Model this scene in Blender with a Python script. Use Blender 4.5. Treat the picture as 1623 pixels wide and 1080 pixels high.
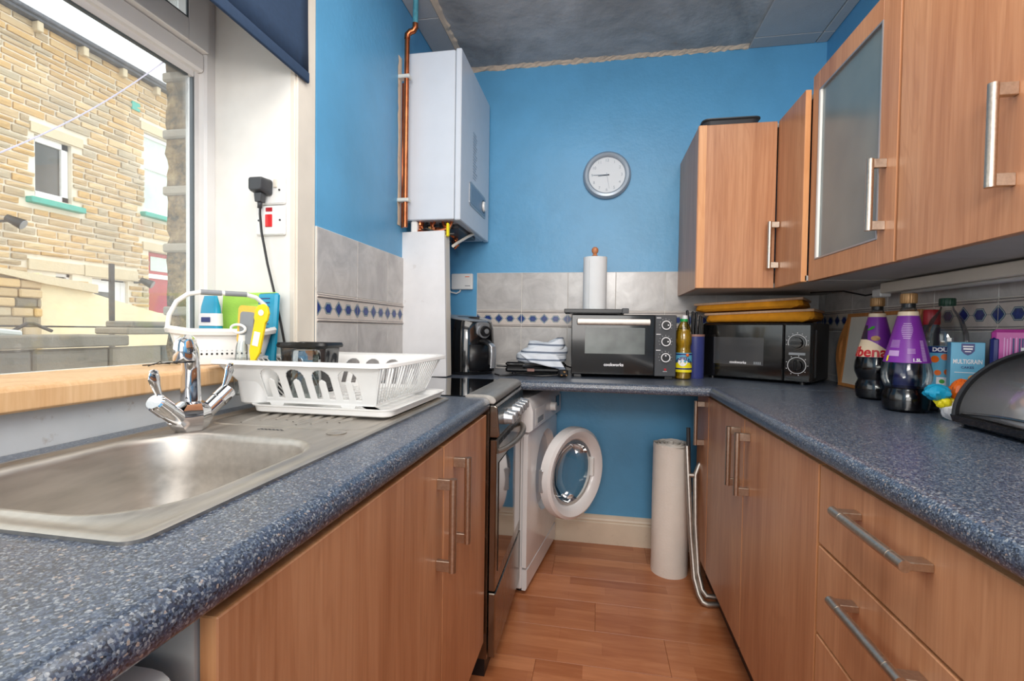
import bpy, bmesh, math, random
from mathutils import Vector, Matrix
PI = math.pi
random.seed(7)
for _o in list(bpy.data.objects): bpy.data.objects.remove(_o)
SC = bpy.context.scene
COL = SC.collection

# ---------------------------------------------------------------- camera
F_PX, YAW, PITCH, ROLL = 753.0, .1784, -.0237, .014
CAM = Vector((0, 0, 1.136))
def _cam_axes():
    cy, sy = math.cos(YAW), math.sin(YAW)
    Fv = Vector((-sy, cy, 0)); R = Vector((cy, sy, 0)); U = Vector((0, 0, 1))
    cp, sp = math.cos(PITCH), math.sin(PITCH)
    Fv, U = Fv*cp + U*sp, U*cp - Fv*sp
    cr, sr = math.cos(ROLL), math.sin(ROLL)
    R, U = R*cr + U*sr, U*cr - R*sr
    return Fv, R, U
Fv, Rv, Uv = _cam_axes()
cd = bpy.data.cameras.new('camera'); cam = bpy.data.objects.new('camera', cd); COL.objects.link(cam)
cd.sensor_width = 36; cd.sensor_fit = 'HORIZONTAL'; cd.lens = F_PX/1623*36; cd.clip_start = .02; cd.clip_end = 200
m = Matrix((Rv, Uv, -Fv)).transposed().to_4x4(); m.translation = CAM
cam.matrix_world = m
SC.camera = cam

# ---------------------------------------------------------------- world, lights, exposure
W = bpy.data.worlds.new('World'); SC.world = W; W.use_nodes = True
bg = W.node_tree.nodes['Background']; bg.inputs[0].default_value = (.93, .965, 1, 1); bg.inputs[1].default_value = 1.95
def area(name, loc, tgt, size, power, col, sizey=None):
    l = bpy.data.lights.new(name, 'AREA'); l.shape = 'RECTANGLE'; l.size = size; l.size_y = sizey or size
    l.energy = power; l.color = col
    o = bpy.data.objects.new(name, l); COL.objects.link(o); o.location = loc
    o.rotation_euler = (Vector(tgt)-Vector(loc)).to_track_quat('-Z', 'Y').to_euler()
    return o
area('ceiling_fill_light', (.1, .55, 2.53), (.1, .56, 0), 1.3, 26, (1, .95, .88), 1.6)  # added fill light overhead, out of view, to brighten the back wall
area('flash_bounce_up_light', (.1, -.55, 1.75), (.1, .5, 2.56), .5, 16, (1, .96, .92))
area('flash_bounce_rear_light', (.05, -1.6, 1.7), (.05, 2.0, 1.0), 1.4, 26, (1, .96, .92))
vs = SC.view_settings
vs.view_transform = 'Standard'; vs.look = 'None'; vs.gamma = 1; vs.use_curve_mapping = False; vs.exposure = 0.36

# ---------------------------------------------------------------- helpers
def s2l(c):
    c /= 255.0
    return c/12.92 if c <= .04045 else ((c+.055)/1.055)**2.4
def S(r, g, b): return (s2l(r), s2l(g), s2l(b), 1)

class NT:
    def __init__(s, name):
        s.m = bpy.data.materials.new(name); s.m.use_nodes = True
        s.t = s.m.node_tree; s.n = s.t.nodes; s.b = s.n['Principled BSDF']; s.out = s.n['Material Output']
    def new(s, typ, **kw):
        n = s.n.new(typ)
        for k, v in kw.items():
            if hasattr(n, k): setattr(n, k, v)
            else: n.inputs[k.replace('_', ' ')].default_value = v
        return n
    def link(s, a, b): s.t.links.new(a, b)
    def coord(s, scale=(1, 1, 1), kind='Object', rot=(0, 0, 0)):
        tc = s.new('ShaderNodeTexCoord'); mp = s.new('ShaderNodeMapping')
        mp.inputs['Scale'].default_value = scale; mp.inputs['Rotation'].default_value = rot
        s.link(tc.outputs[kind], mp.inputs[0]); return mp.outputs[0]
    def noise(s, vec, scale, detail=4, rough=.5, dist=0):
        n = s.new('ShaderNodeTexNoise'); n.inputs['Scale'].default_value = scale; n.inputs['Detail'].default_value = detail
        n.inputs['Roughness'].default_value = rough; n.inputs['Distortion'].default_value = dist
        s.link(vec, n.inputs['Vector']); return n.outputs[0]
    def ramp(s, fac, stops, interp='LINEAR'):
        r = s.new('ShaderNodeValToRGB'); cr = r.color_ramp; cr.interpolation = interp
        while len(cr.elements) < len(stops): cr.elements.new(.5)
        for e, (p, c) in zip(cr.elements, stops): e.position = p; e.color = c if len(c) == 4 else (*c, 1)
        s.link(fac, r.inputs[0]); return r.outputs[0]
    def mix(s, fac, a, b, mode='MIX'):
        x = s.new('ShaderNodeMix'); x.data_type = 'RGBA'; x.blend_type = mode
        for v, i in ((fac, 0), (a, 6), (b, 7)):
            if hasattr(v, 'is_linked'): s.link(v, x.inputs[i])
            else: x.inputs[i].default_value = v
        return x.outputs[2]
    def math(s, op, a, b=0):
        x = s.new('ShaderNodeMath'); x.operation = op
        for v, i in ((a, 0), (b, 1)):
            if hasattr(v, 'is_linked'): s.link(v, x.inputs[i])
            else: x.inputs[i].default_value = v
        return x.outputs[0]
    def bump(s, h, strength=.3, dist=.002):
        x = s.new('ShaderNodeBump'); x.inputs['Strength'].default_value = strength; x.inputs['Distance'].default_value = dist
        s.link(h, x.inputs['Height']); s.link(x.outputs[0], s.b.inputs['Normal'])
    def col(s, c):
        if hasattr(c, 'is_linked'): s.link(c, s.b.inputs['Base Color'])
        else: s.b.inputs['Base Color'].default_value = c
    def p(s, rough=.5, metal=0, spec=.5, coat=0):
        s.b.inputs['Roughness'].default_value = rough; s.b.inputs['Metallic'].default_value = metal
        s.b.inputs['Specular IOR Level'].default_value = spec; s.b.inputs['Coat Weight'].default_value = coat
        s.b.inputs['Coat Roughness'].default_value = .05

def plain(name, rgb, rough=.5, metal=0, spec=.5, coat=0, var=.06, vscale=12, bump=0, bscale=60, emit=0):
    """one colour with a faint procedural unevenness of tone and gloss"""
    t = NT(name); c = S(*rgb)
    v = t.coord()
    n = t.noise(v, vscale, 3)
    d = tuple(x*(1-var) for x in c[:3]); e = tuple(min(1, x*(1+var)) for x in c[:3])
    t.col(t.ramp(n, [(.3, d), (.7, e)])); t.p(rough, metal, spec, coat)
    if bump: t.bump(t.noise(v, bscale, 4), bump, .002)
    return t.m

def m_wood(name, lo, mid, hi, rough=.35, scale=1.0, rot=(0, 0, 0), bump=.05):
    t = NT(name)
    a = t.coord((38*scale, 38*scale, 1.3*scale), 'Object', rot)
    w = t.coord((5*scale, 5*scale, .55*scale), 'Object', rot)
    n1 = t.noise(a, 3.0, 5, .6, .4); n2 = t.noise(w, 1.6, 3, .5, 1.2)
    c1 = t.ramp(n1, [(.3, S(*lo)), (.5, S(*mid)), (.7, S(*hi))])
    c2 = t.ramp(n2, [(.35, S(*lo)), (.5, S(*mid)), (.66, S(*hi))])
    rings = t.math('SINE', t.math('MULTIPLY', n2, 60.0))
    c3 = t.mix(t.ramp(rings, [(.55, (0, 0, 0)), (1, (.22, .22, .22))]), t.mix(.5, c1, c2), S(*lo))
    oi = t.new('ShaderNodeObjectInfo')
    br = t.new('ShaderNodeHueSaturation'); t.link(c3, br.inputs['Color'])
    t.link(t.math('ADD', t.math('MULTIPLY', oi.outputs['Random'], .12), .94), br.inputs['Value'])
    t.col(br.outputs[0]); t.p(rough, 0, .45)
    t.bump(n1, bump, .001)
    return t.m

def m_speckle(name):
    t = NT(name)
    v = t.coord()
    vo = t.new('ShaderNodeTexVoronoi'); vo.inputs['Scale'].default_value = 430; t.link(v, vo.inputs['Vector'])
    sep = t.new('ShaderNodeSeparateColor'); t.link(vo.outputs['Color'], sep.inputs[0])
    base = t.ramp(sep.outputs[0], [(0, S(30, 36, 46)), (.24, S(52, 64, 84)), (.5, S(74, 88, 110)), (.76, S(106, 118, 132)), (.89, S(164, 168, 172)), (.955, S(186, 166, 150)), (.975, S(14, 14, 18))], 'CONSTANT')
    vo2 = t.new('ShaderNodeTexVoronoi'); vo2.inputs['Scale'].default_value = 640; t.link(v, vo2.inputs['Vector'])
    sep2 = t.new('ShaderNodeSeparateColor'); t.link(vo2.outputs['Color'], sep2.inputs[0])
    fine = t.ramp(sep2.outputs[1], [(0, S(40, 50, 66)), (.5, S(66, 78, 98)), (.85, S(132, 140, 148))], 'CONSTANT')
    t.col(t.mix(.45, base, fine)); t.p(.33, 0, .6, .35); t.b.inputs['Coat Roughness'].default_value = .3
    t.bump(t.noise(v, 260, 3), .12, .0006)
    return t.m

def m_paint(name, rgb, dirty=None, bump=.35, bs=70, rough=.42):
    t = NT(name); v = t.coord()
    n = t.noise(v, 2.2, 5, .6); c = S(*rgb)
    d = tuple(x*.86 for x in c[:3]); e = tuple(min(1, x*1.1) for x in c[:3])
    k = t.ramp(n, [(.32, d), (.7, e)])
    if dirty:
        k = t.mix(t.ramp(t.noise(v, 26, 5, .7), [(.62, (0, 0, 0)), (.74, (.5, .5, .5))]), k, S(*dirty))
    t.col(k); t.p(rough, 0, .5)
    h = t.mix(.5, t.noise(v, bs, 5, .6), t.noise(v, bs*.25, 3))
    t.bump(h, bump, .003)
    return t.m

def m_tile(name, a, b):
    t = NT(name)
    oi = t.new('ShaderNodeObjectInfo'); v = t.coord((1, 1, 1), 'Object')
    ad = t.new('ShaderNodeVectorMath'); ad.operation = 'ADD'
    cmb = t.new('ShaderNodeCombineXYZ'); mu = t.math('MULTIPLY', oi.outputs['Random'], 37.0)
    t.link(mu, cmb.inputs[0]); t.link(mu, cmb.inputs[2])
    t.link(v, ad.inputs[0]); t.link(cmb.outputs[0], ad.inputs[1])
    n = t.noise(ad.outputs[0], 9, 6, .62, 1.0)
    t.col(t.ramp(n, [(.3, S(*a)), (.6, S(*b)), (.72, S(*[min(255, x+9) for x in b]))])); t.p(.22, 0, .5)
    t.bump(t.noise(ad.outputs[0], 14, 3), .25, .003)
    return t.m

def m_brushed(name, rgb, rough=.28, stretch=(1, 90, 90)):
    t = NT(name); v = t.coord(stretch)
    n = t.noise(v, 6, 4); c = S(*rgb)
    t.col(t.ramp(n, [(.3, tuple(x*.82 for x in c[:3])), (.7, c[:3])])); t.p(rough, 1)
    r = t.math('ADD', t.math('MULTIPLY', n, .18), rough-.08); t.link(r, t.b.inputs['Roughness'])
    return t.m

def m_clear(name, tint=(1, 1, 1), gloss=.12, haze=0, hazecol=(.8, .8, .8), rough=.02):
    """thin clear sheet: see-through with a Fresnel reflection and an optional film of dust"""
    t = NT(name); t.n.remove(t.b)
    tr = t.new('ShaderNodeBsdfTransparent'); tr.inputs[0].default_value = (*tint, 1)
    gl = t.new('ShaderNodeBsdfGlossy'); gl.inputs['Roughness'].default_value = rough
    lw = t.new('ShaderNodeLayerWeight'); lw.inputs[0].default_value = .25
    fac = t.math('ADD', t.math('MULTIPLY', lw.outputs['Fresnel'], .75), gloss*.3)
    mx = t.new('ShaderNodeMixShader'); t.link(fac, mx.inputs[0]); t.link(tr.outputs[0], mx.inputs[1]); t.link(gl.outputs[0], mx.inputs[2])
    last = mx.outputs[0]
    if haze:
        df = t.new('ShaderNodeBsdfDiffuse'); df.inputs[0].default_value = (*hazecol, 1)
        m2 = t.new('ShaderNodeMixShader'); n = t.noise(t.coord(), 3, 5, .65, 1.5)
        t.link(t.math('MULTIPLY', t.ramp(n, [(.35, (.25, .25, .25)), (.75, (1, 1, 1))]), haze), m2.inputs[0])
        t.link(last, m2.inputs[1]); t.link(df.outputs[0], m2.inputs[2]); last = m2.outputs[0]
    t.link(last, t.out.inputs[0]); return t.m

def fr(o): return o

class B:
    def __init__(s): s.v = []; s.f = []; s.mi = []; s.sm = []; s.m = 0; s.T = None
    def _add(s, vs, fs, smooth=False):
        o = len(s.v)
        if s.T is not None: vs = [tuple(s.T @ Vector(p)) for p in vs]
        s.v += [tuple(p) for p in vs]
        for f in fs: s.f.append([i+o for i in f]); s.mi.append(s.m); s.sm.append(smooth)
        return s
    def box(s, x0, x1, y0, y1, z0, z1, c=0):
        if c <= 0:
            vs = [(x, y, z) for z in (z0, z1) for y in (y0, y1) for x in (x0, x1)]
            return s._add(vs, [(0, 2, 3, 1), (4, 5, 7, 6), (0, 1, 5, 4), (2, 6, 7, 3), (0, 4, 6, 2), (1, 3, 7, 5)])
        # chamfered box
        X = (x0, x1); Y = (y0, y1); Z = (z0, z1); vs = []; ix = {}
        for i in (0, 1):
            for j in (0, 1):
                for k in (0, 1):
                    sx, sy, sz = (1, -1)[i]*c, (1, -1)[j]*c, (1, -1)[k]*c
                    for a, p in (('x', (X[i], Y[j]+sy, Z[k]+sz)), ('y', (X[i]+sx, Y[j], Z[k]+sz)), ('z', (X[i]+sx, Y[j]+sy, Z[k]))):
                        ix[a, i, j, k] = len(vs); vs.append(p)
        fs = []
        for i in (0, 1): fs.append([ix['x', i, j, k] for j, k in ((0, 0), (1, 0), (1, 1), (0, 1))])
        for j in (0, 1): fs.append([ix['y', i, j, k] for i, k in ((0, 0), (1, 0), (1, 1), (0, 1))])
        for k in (0, 1): fs.append([ix['z', i, j, k] for i, j in ((0, 0), (1, 0), (1, 1), (0, 1))])
        for i in (0, 1):
            for j in (0, 1):
                fs.append([ix['x', i, j, 0], ix['x', i, j, 1], ix['y', i, j, 1], ix['y', i, j, 0]])
                fs.append([ix['x', i, 0, j], ix['x', i, 1, j], ix['z', i, 1, j], ix['z', i, 0, j]])
                fs.append([ix['y', 0, i, j], ix['y', 1, i, j], ix['z', 1, i, j], ix['z', 0, i, j]])
                for k in (0, 1): fs.append([ix['x', i, j, k], ix['y', i, j, k], ix['z', i, j, k]])
        return s._add(vs, fs)
    def extr(s, poly, axis, a, b, smooth=False):
        n = len(poly)
        def P(q, t): return {'X': (t, q[0], q[1]), 'Y': (q[0], t, q[1]), 'Z': (q[0], q[1], t)}[axis]
        vs = [P(q, a) for q in poly] + [P(q, b) for q in poly]
        s._add(vs, [(i, (i+1) % n, n+(i+1) % n, n+i) for i in range(n)], smooth)
        o = len(s.v)-2*n
        s.f += [[o+i for i in range(n)], [o+n+i for i in range(n)]]; s.mi += [s.m]*2; s.sm += [False]*2
        return s
    def loops(s, loops, closed=True, cap0=False, cap1=False, smooth=True):
        n = len(loops[0]); vs = [p for L in loops for p in L]; fs = []
        for k in range(len(loops)-1):
            for i in range(n if closed else n-1):
                j = (i+1) % n; fs.append((k*n+i, k*n+j, (k+1)*n+j, (k+1)*n+i))
        s._add(vs, fs, smooth)
        o = len(s.v)-len(vs)
        if cap0: s.f.append([o+i for i in range(n)]); s.mi.append(s.m); s.sm.append(False)
        if cap1: s.f.append([o+(len(loops)-1)*n+i for i in range(n)]); s.mi.append(s.m); s.sm.append(False)
        return s
    def lathe(s, prof, c=(0, 0, 0), n=28, axis='Z', a0=0, a1=2*PI, cap0=True, cap1=True, sx=1, sy=1):
        full = abs(a1-a0-2*PI) < 1e-6; L = []
        for r, h in prof:
            row = []
            for i in range(n if full else n+1):
                a = a0+(a1-a0)*i/n; x, y = r*math.cos(a)*sx, r*math.sin(a)*sy
                row.append({'Z': (c[0]+x, c[1]+y, c[2]+h), 'Y': (c[0]+x, c[1]+h, c[2]+y), 'X': (c[0]+h, c[1]+x, c[2]+y)}[axis])
            L.append(row)
        return s.loops(L, full, cap0 and prof[0][0] > 1e-6 and full, cap1 and prof[-1][0] > 1e-6 and full)
    def cyl(s, p0, p1, r0, r1=None, n=20, caps=True):
        return s.tube([p0, p1], r0, n, radii=[r0, r0 if r1 is None else r1], caps=caps)
    def tube(s, pts, r, n=10, closed=False, radii=None, caps=True, flat=None):
        P = [Vector(p) for p in pts]; m = len(P); L = []
        def tan(i):
            if closed: return (P[(i+1) % m]-P[i-1]).normalized()
            if i == 0: return (P[1]-P[0]).normalized()
            if i == m-1: return (P[-1]-P[-2]).normalized()
            return ((P[i+1]-P[i]).normalized()+(P[i]-P[i-1]).normalized()).normalized()
        t = tan(0); up = Vector((0, 0, 1)) if abs(t.z) < .9 else Vector((1, 0, 0))
        u = t.cross(up).normalized()
        for i in range(m):
            t = tan(i); u = (u - t*u.dot(t)).normalized(); w = t.cross(u)
            rr = radii[i] if radii else r
            fu, fw = flat or (1, 1)
            L.append([tuple(P[i]+(u*math.cos(2*PI*k/n)*fu+w*math.sin(2*PI*k/n)*fw)*rr) for k in range(n)])
        if closed: L.append(L[0])
        return s.loops(L, True, caps and not closed, caps and not closed)
    def ball(s, c, r, n=16, sx=1, sy=1, sz=1):
        k = n//2; L = []
        for i in range(k+1):
            a = -PI/2+PI*i/k; rr = max(1e-5, r*math.cos(a))
            L.append([(c[0]+rr*math.cos(2*PI*j/n)*sx, c[1]+rr*math.sin(2*PI*j/n)*sy, c[2]+r*math.sin(a)*sz) for j in range(n)])
        return s.loops(L, True, True, True)
    def grid(s, fn, nu, nv, smooth=True):
        vs = [fn(i/nu, j/nv) for j in range(nv+1) for i in range(nu+1)]
        fs = [(j*(nu+1)+i, j*(nu+1)+i+1, (j+1)*(nu+1)+i+1, (j+1)*(nu+1)+i) for j in range(nv) for i in range(nu)]
        return s._add(vs, fs, smooth)
    def mesh(s, name, mats, fix=True, ang=35):
        me = bpy.data.meshes.new(name); me.from_pydata(s.v, [], s.f)
        for mm in (mats if isinstance(mats, (list, tuple)) else [mats]): me.materials.append(mm)
        me.polygons.foreach_set('material_index', s.mi); me.polygons.foreach_set('use_smooth', s.sm)
        bm = bmesh.new(); bm.from_mesh(me)
        bmesh.ops.remove_doubles(bm, verts=bm.verts, dist=1e-5)
        if fix: bmesh.ops.recalc_face_normals(bm, faces=bm.faces)
        lim = math.radians(ang)
        for e in bm.edges:
            if len(e.link_faces) == 2 and e.calc_face_angle(0) > lim: e.smooth = False
        bm.to_mesh(me); bm.free(); return me
    def obj(s, name, mats, parent=None, label=None, bevel=0, seg=2, fix=True, solid=0, ang=35, **kw):
        o = bpy.data.objects.new(name, s.mesh(name, mats, fix, ang)); COL.objects.link(o)
        if parent is not None: o.parent = parent
        if label: o['label'] = label
        for k, v in kw.items(): o[k] = v
        if solid:
            md = o.modifiers.new('thickness', 'SOLIDIFY'); md.thickness = solid; md.offset = 0
        if bevel:
            md = o.modifiers.new('bevel', 'BEVEL'); md.width = bevel; md.segments = seg; md.limit_method = 'ANGLE'; md.angle_limit = math.radians(40)
        return o

def thing(name, label, cat, loc=(0, 0, 0), rz=0, group=None, rx=0, ry=0):
    o = bpy.data.objects.new(name, None); COL.objects.link(o); o.empty_display_size = .05
    o.location = loc; o.rotation_euler = (rx, ry, rz); o['label'] = label; o['category'] = cat
    if group: o['group'] = group
    return o
def tag(o, label, cat, group=None, kind=None, loc=None, rz=None):
    o['label'] = label; o['category'] = cat
    if group: o['group'] = group
    if kind: o['kind'] = kind
    if loc is not None: o.location = loc
    if rz is not None: o.rotation_euler = (0, 0, rz)
    return o
def struct(o, label, cat='room'):
    o['kind'] = 'structure'; o['label'] = label; o['category'] = cat; return o
def dup(o, parent=None):
    c = o.copy(); COL.objects.link(c)
    if parent is not None: c.parent = parent
    for ch in o.children: dup(ch, c)
    return c
def rrect(cx, cy, hx, hy, r, n=6):
    pts = []
    for k, (sx, sy) in enumerate(((1, 1), (-1, 1), (-1, -1), (1, -1))):
        for i in range(n+1):
            a = k*PI/2+(PI/2)*i/n
            pts.append((cx+sx*(hx-r)+r*math.cos(a), cy+sy*(hy-r)+r*math.sin(a)))
    return pts
def text_obj(name, body, size, mat_, parent, fn, align='CENTER', thick=.0004, bold=0):
    cu = bpy.data.curves.new(name, 'FONT'); cu.body = body; cu.size = size; cu.align_x = align; cu.align_y = 'CENTER'
    cu.extrude = thick; cu.offset = bold; cu.resolution_u = 3
    t = bpy.data.objects.new(name+'_tmp', cu); COL.objects.link(t)
    dg = bpy.context.evaluated_depsgraph_get(); dg.update()
    me = bpy.data.meshes.new_from_object(t.evaluated_get(dg)); bpy.data.objects.remove(t)
    for v in me.vertices: v.co = Vector(fn(v.co.x, v.co.y, v.co.z))
    me.materials.clear(); me.materials.append(mat_)
    me.name = name
    o = bpy.data.objects.new(name, me); COL.objects.link(o); o.parent = parent
    return o
# ---------------------------------------------------------------- materials
M = {}
M['blue'] = m_paint('blue_emulsion', (94, 164, 208), None, .5, 45, .38)
M['blue_left'] = M['blue']
M['grey_wall'] = m_paint('grey_painted_plaster', (205, 208, 210), (150, 130, 110), .4, 50, .5)
M['white_gloss'] = m_paint('white_gloss_paint', (238, 236, 230), None, .06, 20, .3)
M['trim_paint'] = m_paint('aged_white_gloss', (228, 220, 206), None, .1, 30, .35)
M['skirt'] = m_paint('cream_skirting_paint', (226, 210, 188), (180, 160, 135), .2, 20, .4)
M['upvc'] = plain('white_upvc', (232, 230, 228), .25, var=.02)
M['gasket'] = plain('grey_gasket', (88, 96, 100), .5)
M['tile'] = m_tile('pale_grey_glazed_tile', (172, 168, 166), (196, 193, 190))
M['border'] = m_tile('border_tile_cream', (190, 180, 172), (208, 198, 190))
M['border_line'] = plain('border_tile_groove', (118, 116, 118), .3)
M['motif_line'] = plain('motif_outline_green', (70, 92, 102), .25)
M['motif_light'] = plain('motif_pale_ring', (170, 185, 195), .25)
M['motif_blue'] = plain('motif_cobalt', (34, 56, 122), .2, var=.35, vscale=60)
M['grout'] = m_paint('grout', (222, 218, 210), (165, 140, 120), .2, 90, .7)
M['wood'] = m_wood('beech_effect_laminate', (158, 104, 70), (184, 129, 92), (200, 148, 110), .33)
M['wood_edge'] = m_wood('beech_effect_edging', (186, 124, 78), (206, 148, 100), (220, 166, 120), .3)
M['carcass'] = plain('grey_carcass_board', (182, 180, 176), .5, var=.04)
M['plinth'] = plain('dark_plinth', (70, 48, 36), .5)
M['worktop'] = m_speckle('blue_speckled_laminate')
M['steel'] = m_brushed('brushed_steel', (200, 194, 186), .44, (12, 2, 12))
M['steel_dark'] = m_brushed('brushed_steel_cooker', (150, 142, 132), .24, (2, 60, 2))
M['nickel'] = m_brushed('brushed_nickel', (206, 192, 176), .34, (30, 30, 30))
M['chrome'] = plain('chrome', (230, 230, 232), .05, 1, var=.01)
M['white_plastic'] = plain('white_plastic', (236, 236, 234), .28, var=.02)
M['white_enamel'] = plain('white_enamel', (228, 226, 226), .2, var=.02, coat=.3)
M['boiler_white'] = plain('boiler_white_casing', (212, 218, 226), .25, var=.02)
M['black_gloss'] = plain('black_gloss_plastic', (14, 14, 15), .12, coat=.5)
M['black'] = plain('black_plastic', (24, 24, 26), .35)
M['black_glass'] = plain('black_ceramic_glass', (10, 11, 13), .04, spec=.7, coat=1)
M['dark_grey'] = plain('charcoal_plastic', (58, 60, 64), .4)
M['grey'] = plain('grey_plastic', (140, 144, 148), .4)
M['silver'] = plain('silver_plastic', (165, 168, 172), .3, .6)
M['copper'] = plain('copper_pipe', (190, 110, 72), .3, 1, var=.25, vscale=25)
M['verdigris'] = plain('painted_blue_pipe', (80, 150, 165), .4, var=.3, vscale=40)
M['clip'] = plain('pipe_clip', (214, 214, 206), .4)
M['navy'] = plain('navy_blind_fabric', (38, 60, 88), .85, var=.08, vscale=60, bump=.1, bscale=400)
M['oak'] = m_wood('oak_sill', (204, 158, 110), (222, 182, 136), (234, 200, 160), .4, 1.0, (PI/2, 0, 0))
M['pale_wood'] = m_wood('pale_tray_wood', (190, 150, 118), (206, 168, 136), (218, 184, 152), .5, 1, (0, PI/2, 0))
M['honey_wood'] = m_wood('honey_tray_wood', (176, 112, 58), (196, 130, 72), (210, 146, 88), .4)
M['knob_wood'] = plain('turned_wood', (186, 120, 78), .4, var=.15)
M['cushion'] = plain('mustard_cushion_cloth', (226, 150, 26), .9, var=.1, vscale=30, bump=.1)
M['paper'] = plain('white_paper_towel', (226, 230, 232), .9, var=.03, bump=.15, bscale=200)
M['red'] = plain('red_plastic', (214, 30, 34), .3)
M['dark_red'] = plain('red_lid', (170, 24, 36), .35)
M['green_cap'] = plain('dark_green_cap', (20, 62, 44), .4)
M['green'] = plain('green_cap_bright', (30, 160, 80), .4)
M['purple'] = plain('purple_label', (120, 40, 150), .35, var=.08)
M['dark_purple'] = plain('blackcurrant_print', (44, 26, 58), .35)
M['cream_print'] = plain('cream_print', (232, 210, 178), .4)
M['white_print'] = plain('white_print', (236, 234, 236), .4)
M['red_print'] = plain('red_print', (196, 26, 40), .4)
M['gold_cap'] = plain('bronze_cap', (164, 124, 78), .35, .3)
M['squash'] = plain('dark_blackcurrant_squash', (12, 8, 12), .2, coat=.15)
M['bottle'] = m_clear('clear_bottle_plastic', (.93, .95, .94), .3)
M['bottle_tint'] = m_clear('empty_bottle_plastic', (.9, .91, .91), .1, rough=.09)
M['glass'] = m_clear('clear_glass', (.93, .96, .95), .25)
M['pane'] = m_clear('window_glass', (.97, .99, .98), .05, .15, (.9, .9, .88))
M['oil'] = m_clear('cooking_oil', (.95, .82, .35), .3)
M['cyan'] = plain('cyan_print', (20, 152, 190), .4)
M['sky_print'] = plain('pale_blue_print', (96, 172, 204), .45, var=.08)
M['navy_print'] = plain('navy_print', (24, 38, 110), .4)
M['yellow'] = plain('yellow_plastic', (248, 214, 12), .35)
M['yellow_print'] = plain('yellow_print', (240, 222, 30), .4)
M['sponge_y'] = plain('yellow_sponge', (240, 196, 84), .9, bump=.4, bscale=200)
M['lime'] = plain('lime_cloth', (172, 220, 90), .8, bump=.5, bscale=260)
M['orange'] = plain('orange_print', (236, 110, 30), .35)
M['magenta'] = plain('magenta_packet', (196, 70, 160), .3, var=.15)
M['green_print'] = plain('green_print', (60, 160, 50), .4)
M['knife_blue'] = plain('blue_knife_block', (58, 66, 128), .4)
M['taupe'] = plain('taupe_rim', (160, 120, 110), .5)
M['smoke'] = m_clear('smoked_clear_lid', (.34, .34, .35), .7, 0, (.35, .35, .36), .14)
M['lid'] = plain('smoked_glossy_lid', (196, 196, 198), .2, .6, .8, .6, .05)
M['board'] = m_paint('pale_boxing_board', (228, 228, 230), (170, 160, 150), .12, 40, .45)
M['tumbler'] = m_clear('thick_clear_glass', (.82, .87, .86), .8)
M['frost'] = None
M['lilac_line'] = plain('lilac_washing_line', (190, 180, 196), .6)
M['bubble'] = plain('milky_bubble_wrap', (234, 226, 216), .35, var=.03, bump=.6, bscale=110)
M['clockface'] = plain('white_clock_face', (206, 212, 218), .3, var=.01)
M['floor_gap'] = plain('floor_gap', (90, 52, 30), .7)
t = NT('frosted_cabinet_glass'); v = t.coord()
t.col(t.ramp(t.noise(v, 3, 3), [(.3, S(122, 138, 142)), (.7, S(150, 160, 158))])); t.p(.22, 0, .6)
t.b.inputs['Transmission Weight'].default_value = .35
M['frost'] = t.m
# laminate floor: three strips to a board
t = NT('laminate_floor_board')
v = t.coord((1.6, 14, 14)); n1 = t.noise(v, 3.5, 5, .6, .5)
vb = t.coord((1, 1, 1)); br = t.new('ShaderNodeTexBrick'); t.link(vb, br.inputs['Vector'])
br.offset = .37; br.inputs['Scale'].default_value = 1; br.inputs['Brick Width'].default_value = .42; br.inputs['Row Height'].default_value = .0635
br.inputs['Mortar Size'].default_value = .0004; br.inputs['Color1'].default_value = S(160, 96, 60); br.inputs['Color2'].default_value = S(204, 138, 96); br.inputs['Mortar'].default_value = S(140, 84, 52)
oi = t.new('ShaderNodeObjectInfo'); ad = t.new('ShaderNodeVectorMath'); ad.operation = 'ADD'
cb = t.new('ShaderNodeCombineXYZ'); t.link(t.math('MULTIPLY', oi.outputs['Random'], 9.0), cb.inputs[0]); t.link(vb, ad.inputs[0]); t.link(cb.outputs[0], ad.inputs[1]); t.link(ad.outputs[0], br.inputs['Vector'])
grain = t.ramp(n1, [(.32, S(158, 92, 56)), (.55, S(186, 118, 76)), (.7, S(204, 140, 96))])
t.col(t.mix(.4, br.outputs['Color'], grain)); t.p(.27, 0, .5); M['floor'] = t.m
# bare ceiling plaster
t = NT('bare_grey_ceiling_plaster'); v = t.coord()
a = t.ramp(t.noise(v, 2.4, 6, .65, .6), [(.3, S(142, 140, 138)), (.5, S(180, 178, 176)), (.7, S(206, 204, 202))])
b2 = t.ramp(t.noise(v, 9, 5, .7), [(.6, (0, 0, 0)), (.78, (.55, .55, .55))])
a = t.mix(b2, a, S(160, 134, 112))
t.col(a); t.p(.6, 0, .4); t.bump(t.noise(v, 12, 6, .6), .7, .01); M['plaster'] = t.m
M['ceil_tile'] = m_paint('polystyrene_ceiling_tile', (186, 186, 186), None, .5, 120, .7)
M['torn'] = m_paint('torn_plaster_edge', (214, 194, 172), (84, 68, 58), .8, 60, .8)
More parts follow.
